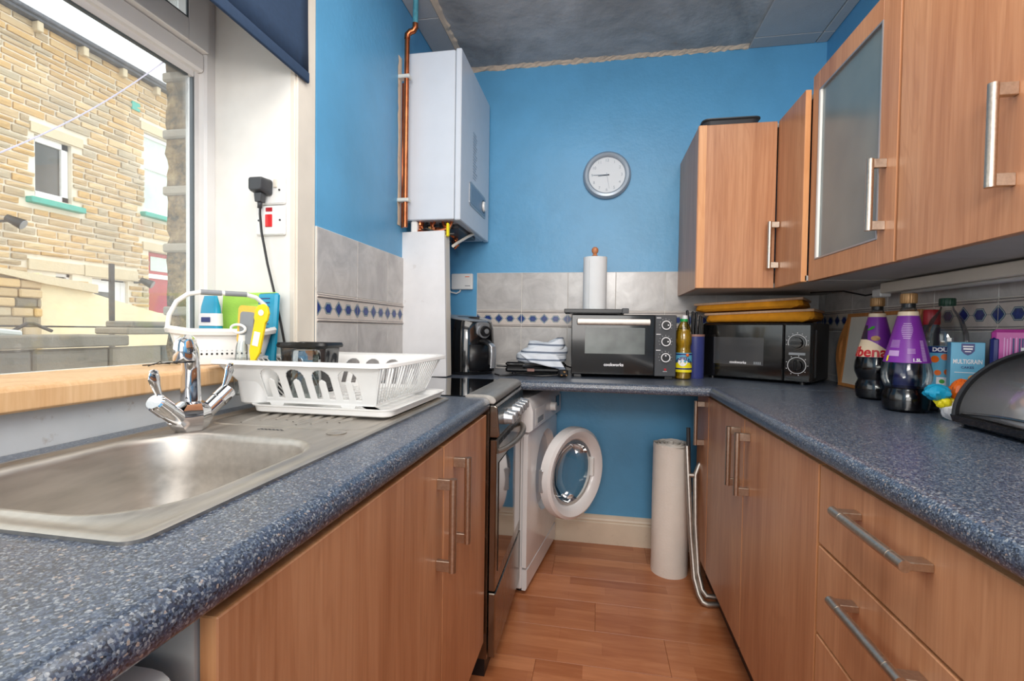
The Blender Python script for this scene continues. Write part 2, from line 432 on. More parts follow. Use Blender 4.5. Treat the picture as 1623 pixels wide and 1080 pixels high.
# stones
def m_stone(name, cols, rough=.85, bump=.5):
    t = NT(name); v = t.coord()
    g = t.new('ShaderNodeNewGeometry'); oi = t.new('ShaderNodeObjectInfo')
    r = t.math('FRACT', t.math('ADD', t.math('MULTIPLY', g.outputs['Random Per Island'], 5.3), t.math('MULTIPLY', oi.outputs['Random'], 3.7)))
    n = len(cols); base = t.ramp(r, [(i/n, S(*c)) for i, c in enumerate(cols)], 'CONSTANT')
    nn = t.noise(v, 7, 6, .7)
    t.col(t.mix(t.ramp(nn, [(.35, (.0, .0, .0)), (.75, (.6, .6, .6))]), base, S(*cols[0]))); t.p(rough, 0, .3)
    t.bump(t.noise(v, 18, 5, .7), bump, .02); return t.m
M['stone'] = m_stone('sandstone_walling', [(206, 178, 138), (216, 182, 132), (194, 168, 132), (178, 158, 128), (212, 172, 114), (186, 172, 148), (222, 194, 150), (198, 160, 104)])
M['mortar'] = m_paint('pale_mortar', (236, 224, 202), None, .4, 30, .9)
M['lintel'] = m_stone('sandstone_lintel', [(214, 196, 164), (206, 188, 158)])
M['dark_stone'] = m_stone('weathered_garden_wall_stone', [(150, 136, 116), (128, 118, 104), (168, 150, 124), (112, 106, 98)])
t = NT('blackened_jamb_stone'); v = t.coord()
t.col(t.ramp(t.noise(v, 16, 7, .75), [(.38, S(86, 80, 72)), (.52, S(168, 140, 104)), (.66, S(214, 186, 140))])); t.p(.9, 0, .2); t.bump(t.noise(v, 24, 6, .7), 1, .03); M['jamb_stone'] = t.m
M['ledge'] = m_stone('pale_ledge_stone', [(176, 164, 148), (166, 156, 144)])
M['render'] = m_paint('cream_render', (240, 220, 180), (170, 140, 105), .4, 12, .9)
M['teal'] = plain('teal_painted_sill', (70, 168, 150), .6, var=.1)
M['ext_glass'] = plain('dark_window_glass', (70, 68, 62), .1, spec=.7)
M['curtain'] = plain('pale_net_curtain', (205, 216, 208), .6)
M['ext_white'] = plain('exterior_white_upvc', (240, 238, 236), .4)
M['ext_red'] = plain('red_painted_door', (176, 66, 72), .5, var=.1)
M['roof'] = plain('dark_roof_edge', (96, 96, 100), .8, var=.3, vscale=20)
M['ground'] = m_paint('paved_yard', (170, 160, 145), None, .4, 10, .9)
M['iron'] = plain('dark_iron', (62, 54, 50), .7)
# striped towel
t = NT('striped_tea_towel'); v = t.coord()
wv = t.new('ShaderNodeTexWave'); wv.wave_type = 'BANDS'; wv.bands_direction = 'Z'; wv.inputs['Scale'].default_value = 9; wv.inputs['Distortion'].default_value = .8; wv.inputs['Detail'].default_value = 0
t.link(v, wv.inputs['Vector'])
t.col(t.ramp(wv.outputs[1], [(0, S(216, 222, 230)), (.78, S(220, 226, 232)), (.86, S(70, 100, 140)), (.95, S(216, 222, 230)), (.975, S(60, 74, 96))])); t.p(.9, 0, .2)
t.bump(t.noise(v, 300, 2), .3, .001); M['towel'] = t.m
# ================================================================ SETTING
XL, XR, YB, YF, ZC_ = -.859, 1.068, 2.565, -1.75, 2.56
WT, WB = .918, .878
# walls
b = B(); b.box(-1.2, XL, 1.34, YB+.12, 0, ZC_+.1); b.box(-1.2, -.95, YF, 1.34, -.1, 1.0)
b.box(-1.2, -.885, 1.25, 1.34, 1.0, ZC_+.1); b.box(-1.2, -.885, YF, 1.25, 2.3, ZC_+.1); b.box(-1.2, -.885, YF, -.6, 1.0, 2.3)
b.box(-.95, XL-.001, 1.33, 1.345, 0, 1.0)
wall_left = b.mesh('wall_left', [M['blue'], M['grey_wall']])
for p in wall_left.polygons:
    if p.center.y < 1.335 and p.center.z < 1.01: p.material_index = 1
o = bpy.data.objects.new('wall_left', wall_left); COL.objects.link(o); wall_left = struct(o, 'blue painted wall on the left beside the window', 'wall')
b = B(); b.box(XL-.1, XR+.1, YB, YB+.12, -.1, ZC_+.1); wall_back = struct(b.obj('wall_back', M['blue']), 'bright blue painted wall behind the clock', 'wall')
b = B(); b.box(XR, XR+.12, YF, YB+.12, -.1, ZC_+.1); wall_right = struct(b.obj('wall_right', M['blue']), 'blue wall behind the right-hand cabinets', 'wall')
b = B(); b.box(-1.2, XR+.12, YF-.12, YF, -.1, ZC_+.1); struct(b.obj('wall_front', M['white_gloss']), 'pale wall behind the camera', 'wall')
b = B(); b.box(-1.2, XR+.12, YF-.12, YB+.12, ZC_, ZC_+.12); ceiling = struct(b.obj('ceiling', M['plaster']), 'bare grey stained plaster ceiling', 'ceiling')
b = B(); b.box(-.95, XR, YF, YB, -.06, -.008); floor = struct(b.obj('floor', M['floor_gap']), 'orange-brown laminate floor between the cabinets', 'floor')
# floor boards, running across the room
me_cache = {}
def chamf(name, w, d, h, c, mt):
    k = (name, round(w, 4), round(d, 4), round(h, 4))
    if k not in me_cache: me_cache[k] = B().box(0, w, 0, d, 0, h, c).mesh(name, mt)
    return me_cache[k]
def piece(name, me, loc, parent, rot=(0, 0, 0)):
    o = bpy.data.objects.new(name, me); COL.objects.link(o); o.location = loc; o.rotation_euler = rot; o.parent = parent; return o
y = YB-.192; k = 0
while y > YF-.1:
    x = -.95-[.0, .45, .8, .25][k % 4]
    while x < XR:
        x0, x1 = max(x, -.95), min(x+1.21, XR)
        if x1-x0 > .02: piece('plank', chamf('plank', x1-x0-.0008, .1912, .008, .0006, M['floor']), (x0, y, -.008), floor)
        x += 1.21
    y -= .192; k += 1

# ceiling tiles left round the edges of the bare plaster
for (x0, x1, ys) in ((.712, 1.014, [2.565, 2.475, 2.17, 1.865, 1.56, 1.255, .95]), (1.016, XR, [2.565, 2.475, 2.17, 1.865, 1.56, 1.255, .95]), (XL, -.735, [2.565, 2.40, 2.095, 1.79, 1.485])):
    for ya, yb in zip(ys[1:], ys[:-1]):
        piece('ceiling_tile', chamf('ceiling_tile', x1-x0-.002, yb-ya-.002, .012, .003, M['ceil_tile']), (x0+.001, ya+.001, ZC_-.012), ceiling)
# ragged edge where the ceiling board was torn away along the back wall
rr = random.Random(3); N = 90; top = []; 
b = B(); L = []
for i in range(N+1):
    x = -.735+(.712+.735)*i/N; d = .004+.006*rr.random(); z = ZC_-.003-.006*rr.random()
    L.append([(x, YB, ZC_-.009-.009*rr.random()), (x, YB-d*.8, ZC_-.008-.007*rr.random()), (x, YB-d-.006, z), (x, YB-d-.016*rr.random()-.008, ZC_), (x, YB, ZC_)])
b.loops(L, True, True, True, False); b.obj('torn_edge', M['torn'], ceiling, 'ragged torn plaster edge')
b = B(); L = []
for i in range(41):
    yy = 1.4+1.15*i/40; d = .01+.014*rr.random()
    L.append([(-.735, yy, ZC_-.014), (-.735+d, yy, ZC_-.008), (-.735+d+.006, yy, ZC_)])
b.loops(L, True, True, True, False); b.obj('torn_edge', M['torn'], ceiling)
b = B(); b.tube([(-.5+.5*i/14, 2.13+.26*(i/14)**1.3+.012*rr.random()-.35+.18*math.sin(i*.5)*.2, ZC_-.001) for i in range(15)], .0045, 6); b.obj('plaster_crack', M['torn'], ceiling)

# skirting on the back wall
def skirting(x0, x1):
    prof = [(YB, 0), (YB-.018, 0), (YB-.018, .112), (YB-.013, .118), (YB-.015, .126), (YB-.011, .134), (YB-.009, .146), (YB-.004, .151), (YB, .152)]
    return B().extr(prof, 'X', x0, x1)
struct(skirting(-.8, XR).obj('baseboard_back', M['skirt']), 'chipped cream skirting board under the back worktop', 'skirting')

# tiles --------------------------------------------------------------
TZ = [(.918, .948), (.9495, 1.1475), (1.149, 1.2395), (1.2415, 1.4445)]
def motif_face(b, cx, kind, sc, mat_i, y):
    """flat print of one motif on the tile front (plane y=const, x across, z up), centre cx"""
    cz = .0455
    hexa = [(-.026, 0), (-.019, .009), (-.013, .0185), (.013, .0185), (.019, .009), (.026, 0), (.019, -.009), (.013, -.0185), (-.013, -.0185), (-.019, -.009)]
    star = [(-.025, 0), (-.018, .010), (-.009, .018), (0, .027), (.009, .018), (.018, .010), (.025, 0), (.018, -.010), (.009, -.018), (0, -.027), (-.009, -.018), (-.018, -.010)]
    P = [(cx+x*sc, cz+z*sc) for x, z in (hexa if kind == 'h' else star)]
    P = [(min(.2488, max(.0002, x)), z) for x, z in P]
    b.m = mat_i; vs = [(x, y, z) for x, z in P]
    o = len(b.v); b._add(vs, [list(range(len(vs)))])
def border_mesh(flip):
    b = B(); b.box(0, .249, 0, .006, 0, .09, .0008)
    for z in (.004, .079):          # raised rope lines top and bottom, with dark grooves
        b.m = 0; b.extr([(.0, z), (-.004, z+.002), (-.004, z+.005), (0, z+.007)], 'X', .0005, .2485)
        b.m = 1; b.box(.0005, .2485, -.0008, 0, z-.0022, z); b.box(.0005, .2485, -.0008, 0, z+.007, z+.0088)
    for i in range(5):
        kind = 's' if i % 2 == 0 else 'h'
        for sc, mi, yy in ((1.0, 2, -.0002), (.9, 3, -.0004), (.8, 2, -.0006), (.7, 4, -.0008)): motif_face(b, .249*i/4, kind, sc, mi, yy)
    for i in range(4):               # tiny links between the motifs
        b.m = 2; b.box(.249*(i+.5)/4-.006, .249*(i+.5)/4+.006, -.0003, 0, .0449, .0461)
    return b.mesh('border_tile', [M['border'], M['border_line'], M['motif_line'], M['motif_light'], M['motif_blue']], fix=False)
BM = border_mesh(False)
def tiled(parent, origin, axis_dir, ks, first, last):
    """a run of tiles: local x along the wall, local -y out of the wall"""
    ang = axis_dir
    for k in ks:
        u0, u1 = k*.25, k*.25+.2478
        c0, c1 = max(u0, first), min(u1, last)
        if c1-c0 < .012: continue
        for j, (z0, z1) in enumerate(TZ):
            R = Matrix.Rotation(ang, 4, 'Z'); loc = Vector(origin)+R @ Vector((c0, -.006, 0)); loc.z = z0
            if j == 2:
                o = piece('border_tile', BM, loc, parent, (0, 0, ang)); o.scale = ((c1-c0)/.249, 1, 1)
            else:
                piece('tile', chamf('tile', c1-c0, .006, z1-z0-.001, .0012, M['tile']), loc, parent, (0, 0, ang))
tiled(wall_back, (-.6603, YB, 0), 0, range(0, 7), 0, XR+.6603)
tiled(wall_right, (XR, 2.4944, 0), -PI/2, range(-1, 9), -.07, 2.3)
# left wall: local x runs along -Y when rotated so that -y points to +X
tiled(wall_left, (XL, 1.3365, 0), PI/2, range(0, 3), 0, .75)
b = B(); b.box(-.663, XR, YB-.0045, YB, WT, 1.4445); b.obj('grout', M['grout'], wall_back)
b = B(); b.box(XR-.0045, XR, .2, YB, WT, 1.4445); b.obj('grout', M['grout'], wall_right)
b = B(); b.box(XL, XL+.0045, 1.334, 2.09, WT, 1.4445); b.obj('grout', M['grout'], wall_left)

# window reveal, architrave, sill
b = B(); b.box(-1.131, -.874, 1.244, 1.2505, 1.033, 2.3); struct(b.obj('trim_1', M['white_gloss']), 'white painted lining board in the window reveal', 'window reveal')
b = B(); b.box(-.882, -.866, 1.2435, 1.336, 1.0, 2.4, .002); b.box(-.868, -.861, 1.25, 1.336, 1.0, 2.4, .001)
struct(b.obj('trim_2', M['trim_paint']), 'off-white upright trim between window reveal and blue wall', 'trim')
b = B(); b.box(-.882, -.861, 1.25, 1.336, .918, 1.0); struct(b.obj('trim_3', M['trim_paint']), 'off-white foot of the trim behind the draining board', 'trim')
prof = [(-1.15, 1.0), (-1.15, 1.033), (-.932, 1.033), (-.924, 1.030), (-.921, 1.024), (-.921, .993), (-.925, .989), (-.935, .988)]
b = B(); b.extr(prof, 'Y', -.6, 1.244); struct(b.obj('trim_4', M['oak'], bevel=.002), 'bare oak window sill above the sink', 'window sill')
b = B(); b.box(-1.15, -.874, -.6, 1.25, 2.3, 2.31); struct(b.obj('trim_5', M['white_gloss']), 'white soffit of the window recess', 'window reveal')

# window: white frame, transom, lower fixed pane and opening fanlight
win = thing('window_1', 'white plastic-framed kitchen window above the sink', 'window', (0, 0, 0)); win['kind'] = 'structure'
def barprof(b, x0, x1, y0, y1, z0, z1, c=.006): b.box(x0, x1, y0, y1, z0, z1, c)
b = B(); b.m = 0
barprof(b, -1.20, -1.128, 1.208, 1.249, 1.0, 2.3); barprof(b, -1.20, -1.128, -.6, -.54, 1.0, 2.3); barprof(b, -1.198, -1.130, -.541, 1.2085, 2.24, 2.299)
barprof(b, -1.198, -1.135, -.541, 1.2085, 1.001, 1.031); barprof(b, -1.198, -1.130, -.541, 1.2085, 1.862, 1.915)
b.box(-1.165, -1.150, 1.194, 1.21, 1.02, 1.865); b.box(-1.165, -1.150, -.54, 1.19, 1.845, 1.865)
b.obj('window_frame', M['upvc'], win)
b = B(); b.box(-1.163, -1.152, 1.189, 1.195, 1.02, 1.85); b.box(-1.163, -1.152, -.54, 1.173, 1.841, 1.846); b.obj('gasket', M['gasket'], win)
b = B()   # fanlight sash
for (y0, y1, z0, z1) in ((1.140, 1.2075, 1.9155, 2.2395), (.25, .31, 1.9155, 2.2395), (.3101, 1.1399, 1.9155, 1.975), (.3101, 1.1399, 2.18, 2.2395)): b.box(-1.185, -1.115, y0, y1, z0, z1, .0015)
sash = b.obj('fanlight_sash', M['upvc'], win)
b = B(); b.box(-1.121, -1.117, 1.135, 1.1395, 1.9755, 2.1795); b.box(-1.121, -1.117, .311, 1.1345, 1.9755, 1.979); b.obj('gasket', M['gasket'], sash)
b = B(); b.box(-1.152, -1.148, .311, 1.139, 1.976, 2.179); b.obj('pane', M['pane'], sash)
b = B(); b.box(-1.160, -1.156, -.55, 1.18, 1.02, 1.85); b.obj('pane', M['pane'], win)
b = B(); b.box(-1.160, -1.156, -.55, .25, 1.91, 2.25); b.obj('pane', M['pane'], win)

# ================================================================ OUTSIDE
out = struct(B().box(-30, -1.35, -6, 30, -.5, -.3).obj('ground', M['ground']), 'paved back yard between the houses', 'ground')
# own stone jamb outside the pane
jamb = thing('stone_jamb', 'blackened rough stone window jamb outside the glass, with pale ledges', 'stonework', (-1.2, 1.3, 1.0))
rj = random.Random(5)
def rough_block(b, x0, x1, y0, y1, z0, z1, amp, n=5):
    """box with its faces roughened"""
    def P(x, y, z): return (x, y, z)
    vs = {}; fs = []; V = []
    def vid(i, j, k):
        if (i, j, k) not in vs:
            x = x0+(x1-x0)*i/n; y_ = y0+(y1-y0)*j/n; z = z0+(z1-z0)*k/n
            e = .25 if k in (0, n) else 1
            vs[i, j, k] = len(V); V.append((x+rj.uniform(-amp, amp)*e, y_+rj.uniform(-amp, amp)*e, z+rj.uniform(-amp, amp)*.2))
        return vs[i, j, k]
    for a in range(n):
        for c in range(n):
            for q in (0, n):
                fs.append((vid(q, a, c), vid(q, a+1, c), vid(q, a+1, c+1), vid(q, a, c+1)))
                fs.append((vid(a, q, c), vid(a+1, q, c), vid(a+1, q, c+1), vid(a, q, c+1)))
                fs.append((vid(a, c, q), vid(a+1, c, q), vid(a+1, c+1, q), vid(a, c+1, q)))
    b._add(V, fs, True)
zs = [(.80, 1.165), (1.195, 1.365), (1.392, 1.545), (1.568, 1.722), (1.748, 1.90), (1.926, 2.08), (2.105, 2.3)]
zz = .8
for i, (z0, z1) in enumerate(zs):
    b = B(); rough_block(b, -.155, 0, .0, .22, z0-1.0, z1-1.0, .0065, 7); b.obj('stone', M['jamb_stone'], jamb, ang=180)
    b = B(); b.box(-.165, 0, -.01, .22, z1-1.0, z1+.028-1.0, .005); b.obj('ledge', M['ledge'], jamb)

# house opposite -----------------------------------------------------
HX = -8.0
house = thing('stone_house', 'coursed sandstone house across the yard', 'house', (HX, 4.0, -.3))
holes = [(5.56, 6.06, 2.97, 3.86), (7.24, 8.3, 3.16, 4.58), (7.32, 8.3, -.3, 2.46), (6.34, 6.95, -.3, 1.87), (5.82, 6.06, 1.66, 1.89),
         (5.44, 6.19, 2.84, 2.97), (7.16, 8.4, 3.05, 3.16), (5.45, 7.1, 1.89, 2.06), (5.5, 6.2, 3.86, 4.02), (7.16, 8.4, 4.58, 4.74), (7.2, 8.4, 2.46, 2.62)]
hb = B()
ops = [(a_, b_, c_, d_) for (a_, b_, c_, d_) in holes[:5]]
ys_ = sorted({-2.0, 9.0} | {v for o_ in ops for v in (o_[0]-4.0+.005, o_[1]-4.0-.005)}); zs_ = sorted({0.0, 5.75} | {min(5.7, v) for o_ in ops for v in (max(0, o_[2]+.3), o_[3]+.3)})
for i_ in range(len(ys_)-1):
    for j_ in range(len(zs_)-1):
        my, mz = (ys_[i_]+ys_[i_+1])/2+4.0, (zs_[j_]+zs_[j_+1])/2-.3
        if not any(o_[0] < my < o_[1] and o_[2] < mz < o_[3] for o_ in ops): hb.box(-.35, -.03, ys_[i_], ys_[i_+1], zs_[j_], zs_[j_+1])
hb.obj('wall', M['mortar'], house)
rs = random.Random(11); stones = []
z = -.25
while z < 5.44:
    h = rs.choice([.075, .085, .095, .105, .12]); y = 4.0-rs.random()*.3
    while y < 8.6:
        w = rs.uniform(.16, .44)
        y0, y1, z0, z1 = y, y+w-.03, z, z+h-.03
        segs = [(y0, y1)]
        for (a, c, d, e) in holes:
            if z0 < e-.005 and z1 > d+.005:
                ns = []
                for (p, q) in segs:
                    if q <= a or p >= c: ns.append((p, q))
                    else:
                        if p < a-.05: ns.append((p, a-.012))
                        if q > c+.05: ns.append((c+.012, q))
                segs = ns
        for (p, q) in segs:
            if q-p > .05 and q > 4.6: stones.append((p, q, z0, z1))
        y += w
    z += h
vis = [s for s in stones if s[1] > 5.1 and s[0] < 7.75 and s[2] > 1.25]
vis.sort(key=lambda s: -(s[1]-s[0])*(s[3]-s[2])/((s[0]**2+64)**1.5)); single = set(vis[:290])
sm = []
for q in range(10):
    b = B(); w, h = .5+.0*q, .5; d = .014
    vs = []; fs = []
    rq = random.Random(q)
    nx, nz = 3, 2
    for j in range(nz+1):
        for i in range(nx+1):
            edge = i in (0, nx) or j in (0, nz)
            vs.append((rq.uniform(-.006, .008) if not edge else -.012+rq.uniform(-.003, .003), i/nx+(rq.uniform(-.03, .03) if 0 < i < nx else 0), j/nz))
    for j in range(nz):
        for i in range(nx): fs.append((j*(nx+1)+i, j*(nx+1)+i+1, (j+1)*(nx+1)+i+1, (j+1)*(nx+1)+i))
    o0 = len(vs); ring = [0, nx, (nz+1)*(nx+1)-1, nz*(nx+1)]
    per = list(range(nx+1))+[(j+1)*(nx+1)-1 for j in range(1, nz+1)]+[nz*(nx+1)+i for i in range(nx-1, -1, -1)]+[j*(nx+1) for j in range(nz-1, 0, -1)]
    for v_ in per: vs.append((-.04, vs[v_][1], vs[v_][2]))
    for i in range(len(per)): fs.append((per[i], per[(i+1) % len(per)], o0+(i+1) % len(per), o0+i))
    sm.append((vs, fs, B()._add(vs, fs).mesh('brick', M['stone'], ang=180)))
rest = B()
for s_ in stones:
    p, q, z0, z1 = s_; v_, f_, me = rs.choice(sm); dx = rs.uniform(0, .018)
    if s_ in single:
        o = piece('brick', me, (dx, p-4.0, z0+.3), house); o.scale = (1, q-p, z1-z0)
    else: rest._add([(x+dx, yy*(q-p)+p-4.0, zz_*(z1-z0)+z0+.3) for x, yy, zz_ in v_], f_)
rest.obj('stonework', M['stone'], house, 'remaining courses of walling stone', kind='stuff')
def hp(name, mt, y0, y1, z0, z1, x0=-.1, x1=.0, par=house, c=0, lab=None):
    return B().box(x0, x1, y0-4.0, y1-4.0, z0+.3, z1+.3, c).obj(name, mt, par, lab)
hp('lintel', M['lintel'], 5.5, 6.2, 3.87, 4.01, x1=.01); hp('lintel', M['lintel'], 7.16, 8.4, 4.59, 4.73, x1=.01)
hp('lintel', M['lintel'], 5.46, 6.2, 1.90, 2.05, x1=.01); hp('lintel', M['lintel'], 6.21, 7.09, 1.89, 2.06, x1=.015); hp('lintel', M['lintel'], 7.2, 8.4, 2.47, 2.61, x1=.01)
hp('sill', M['teal'], 5.45, 6.18, 2.85, 2.935, x1=.09, c=.01, lab='teal painted stone sill'); hp('sill', M['teal'], 7.17, 8.4, 3.06, 3.14, x1=.09, c=.01, lab='teal painted stone sill')
def hwin(y0, y1, z0, z1, glass, bar=None, fw=.06):
    b = B()
    for (a, c, d, e) in ((y0, y0+fw*.5, z0, z1), (y1-fw, y1, z0, z1), (y0, y1, z0, z0+fw), (y0, y1, z1-fw, z1)) + (((y0, y1, bar, bar+.09),) if bar else ()):
        b.box(-.16, -.09, a-4, c-4, d+.3, e+.3, .004)
    w = b.obj('window', M['ext_white'], house)
    B().box(-.14, -.13, y0-4+.02, y1-4-.02, z0+.32, z1+.28).obj('pane', glass, w)
    return w
hwin(5.57, 6.05, 2.97, 3.86, M['ext_glass'], fw=.09)
hwin(7.25, 8.3, 3.17, 4.57, M['curtain'], 3.95)
hwin(5.82, 6.06, 1.66, 1.89, M['ext_glass'], fw=.05)
d = hp('door', M['ext_white'], 6.35, 6.94, -.3, 1.86, -.16, -.1, lab='white back door with a square glass light')
B().box(-.1, -.092, 6.43-4, 6.69-4, 1.3+.3, 1.66+.3).obj('pane', M['ext_glass'], d)
B().box(-.105, -.085, 6.35-4, 6.38-4, 0, 2.14).obj('door_frame', M['ext_white'], d); B().box(-.105, -.085, 6.86-4, 6.94-4, 0, 2.14).obj('door_frame', M['ext_white'], d)
d = hp('door', M['ext_red'], 7.33, 8.3, -.3, 2.45, -.16, -.1, lab='dull red door with a white transom bar')
B().box(-.1, -.08, 7.33-4, 8.3-4, 1.98+.3, 2.06+.3).obj('transom', M['ext_white'], d); B().box(-.1, -.09, 7.42-4, 8.3-4, 2.12+.3, 2.38+.3).obj('pane', M['curtain'], d)
# gutter, corbels and roof edge
b = B(); b.box(-.2, .1, -2, 9, 5.74, 5.80); b.box(.08, .13, -2, 9, 5.78, 5.84); b.obj('roof_edge', M['roof'], house)
b = B(); b.extr([(.14, 5.79), (.14, 5.83), (-3, 7.6), (-3, 7.5)], 'Y', -2, 9); b.obj('roof', M['roof'], house)
for i in range(10): B().box(-.1, .09, .3+.62*i, .38+.62*i, 5.6, 5.74, .01).obj('corbel', M['lintel'], house)
B().box(-.02, .012, 7.0-4, 7.14-4, 5.02+.3-.16, 5.16+.3-.16).obj('air_vent', M['teal'], house)
# floodlights and pole
def flood(y, z, lab):
    t_ = thing('floodlight', lab, 'lamp', (HX, y, z))
    B().tube([(0, 0, 0), (.1, 0, 0), (.16, .02, .01)], .018, 8).obj('bracket', M['iron'], t_)
    B().cyl((.13, .0, .05), (.26, .10, -.03), .045, .075, 14).obj('lamp_head', M['black'], t_)
    B().cyl((.262, .102, -.031), (.268, .106, -.035), .068, .068, 14).obj('lens', M['grey'], t_)
flood(5.12, 2.50, 'small black floodlight at the left edge of the house wall'); flood(7.03, 1.86, 'grey floodlight beside the white back door')
# cream rendered yard wall with a stone pier and coping
yw = thing('yard_wall', 'cream rendered yard wall sloping down past the white door', 'wall', (-6, 0, -.3))
yp = [(4.19, 0), (4.19, 1.98), (4.35, 1.9), (4.9, 1.76), (5.6, 1.60), (6.2, 1.53), (6.2, 0)]
b = B(); b.extr(yp, 'X', -.12, 0); b.obj('wall', M['render'], yw)
b = B(); b.box(-.5, .02, 3.77, 4.19, 0, 1.93); b.obj('pier', M['dark_stone'], yw)
rq = random.Random(9)
for j in range(11):
    yy = 3.77
    while yy < 4.15:
        w = rq.uniform(.12, .26); e = min(4.19, yy+w)
        B().box(0, .045+.015*rq.random(), yy+.004, e-.004, .8+j*.1, .8+j*.1+.088, .012).obj('brick', M['stone'] if rq.random() < .5 else M['dark_stone'], yw); yy = e
b = B(); b.extr([(3.66, 1.95), (3.66, 2.0), (4.75, 1.90), (4.75, 1.80), (4.2, 1.86)], 'X', -.55, .08); b.obj('coping', M['lintel'], yw)
dp = thing('downpipe', 'white plastic downpipe at the left of the yard wall', 'pipe', (-5.9, 3.60, -.3))
B().cyl((0, 0, 0), (0, 0, 1.80), .035, n=12).obj('pipe', M['ext_white'], dp); B().box(-.05, .05, -.05, .05, 1.78, 1.86, .01).obj('hopper', M['clip'], dp)
tag(B().tube([(0, -.6, .02), (0, -.25, .01), (0, .0, -.03), (.0, .12, -.045)], .022, 10).obj('hose', M['clip']), 'thick pale hose lying along the low garden wall', 'hose', loc=(-2.70, 1.68, 1.122))
# low dark wall in front
lw = thing('garden_wall', 'low dark stone garden wall with flat coping, just outside the window', 'wall', (-2.6, 0, -.3))
rq = random.Random(4); b = B(); b.box(-.2, -.02, -1, 4, 0, 1.3); b.obj('core', M['dark_stone'], lw)
for j in range(5):
    yy = -.4-.2*(j % 2)
    while yy < 2.9:
        w = rq.uniform(.3, .6); B().box(-.02, .0+.012*rq.random(), yy+.004, yy+w-.004, .74+j*.115, .74+(j+1)*.115-.008, .01).obj('brick', M['dark_stone'], lw); yy += w
yy = -.6
while yy < 2.2: B().box(-.26, .05, yy, yy+.7, 1.315, 1.375, .008).obj('coping', M['dark_stone'], lw); yy += .705
B().box(-.2, .03, 2.22, 2.9, 1.376, 1.415, .008).obj('brick', M['dark_stone'], lw); B().box(-.2, .0, 2.28, 2.9, 1.416, 1.452, .008).obj('brick', M['dark_stone'], lw)
fence = thing('iron_post', 'thin dark iron post with a crosspiece standing above the low wall', 'post', (-3.4, 2.82, -.3))
B().box(-.012, .012, -.012, .012, 0, 1.86).obj('post', M['iron'], fence); B().cyl((0, -.07, 1.74), (0, .08, 1.74), .006, n=8).obj('crosspiece', M['iron'], fence)
tag(B().tube([(-3.3, .9, 1.125), (-3.3, 1.9, 1.115), (-3.3, 3.2, 1.11)], .006, 6).obj('rail', M['iron']), 'thin iron rail along the top of the low wall', 'rail')
for yy in (2.25, 3.05): tag(B().tube([(0, -.08, 0), (0, -.01, .045), (0, .02, .045), (0, .12, 0)], .01, 6).obj('bracket', M['iron']), 'small bent iron bracket on the rail, %s the post' % ('left of' if yy < 2.5 else 'right of'), 'bracket', loc=(-3.3, yy, 1.085))
tag(B().tube([(-4, 2.3+1.7*i/14, 2.05+.2*(i/14)+1.55*(i/14)**1.0+ (-.10*math.sin(PI*i/14))) for i in range(15)], .0055, 6).obj('washing_line', M['lilac_line']), 'pale washing line rising across the view of the stone house', 'line')
# ================================================================ WORKTOPS
def edge_profile(front, back, sgn):
    """cross-section (across, z): rounded nose at `front`, square at `back`; sgn=+1 when the front faces +"""
    P = [(back, WB), (back, WT)]
    r = .022
    for i in range(9):
        a = PI/2*i/8; P.append((front-sgn*r+sgn*r*math.sin(a), WT-r+r*math.cos(a)))
    for i in range(1, 5):
        a = PI/2*i/4; q = .012; P.append((front-sgn*q+sgn*q*math.cos(a), WB+q-q*math.sin(a)))
    P.append((front-sgn*.03, WB)); return P
wl = B().extr(edge_profile(-.332, -.948, 1), 'Y', -.9, 1.462, True).obj('worktop', M['worktop'])
_cut = B().extr(rrect(-.665, .6175, .184, .196, .10, 8), 'Z', .80, 1.0).obj('cutter', M['worktop'])
_md = wl.modifiers.new('hole', 'BOOLEAN'); _md.object = _cut; _md.operation = 'DIFFERENCE'; _md.solver = 'EXACT'
_dg = bpy.context.evaluated_depsgraph_get(); _dg.update(); _me = bpy.data.meshes.new_from_object(wl.evaluated_get(_dg))
wl.modifiers.clear(); wl.data = _me; bpy.data.objects.remove(_cut)
w = tag(wl, 'blue speckled worktop on the left holding the sink', 'worktop', 'blue speckled worktops'); w['group'] = 'blue speckled worktops'
tag(B().extr(edge_profile(.440, 1.062, -1), 'Y', -.9, 1.984, True).obj('worktop', M['worktop']), 'long blue speckled worktop on the right above the drawers', 'worktop', 'blue speckled worktops')
tag(B().extr([(y, z) for y, z in edge_profile(1.986, 2.559, -1)], 'X', -.852, 1.062, True).obj('worktop', M['worktop']), 'blue speckled worktop along the back wall under the small oven', 'worktop', 'blue speckled worktops')

# ================================================================ HANDLES
def bar_handle(parent, c, axis, length, out, standoff=.036, r=.0085):
    """bar on two square blocks; c = centre on the door face, axis 'Z'/'Y'/'X' of the bar, out = unit vector off the door"""
    ax = {'X': Vector((1, 0, 0)), 'Y': Vector((0, 1, 0)), 'Z': Vector((0, 0, 1))}[axis]; out = Vector(out); c = Vector(c)
    b = B(); p0 = c+out*standoff-ax*length/2; p1 = c+out*standoff+ax*length/2
    b.cyl(p0, p1, r, n=16)
    for t_ in (.16, .84):
        q = p0+(p1-p0)*t_; b.cyl(q-ax*.0006, q+ax*.0006, r*1.03, n=16)
    side = ax.cross(out)
    for s_ in (-1, 1):
        q = c+ax*s_*(length/2-.0125)
        mm = Matrix((out, side, ax)).transposed().to_4x4(); mm.translation = q
        o_ = b.T; b.T = mm; b.box(0, standoff, -.006, .006, -.0115, .0115, .001); b.T = o_
    return b.obj('handle', M['nickel'], parent)
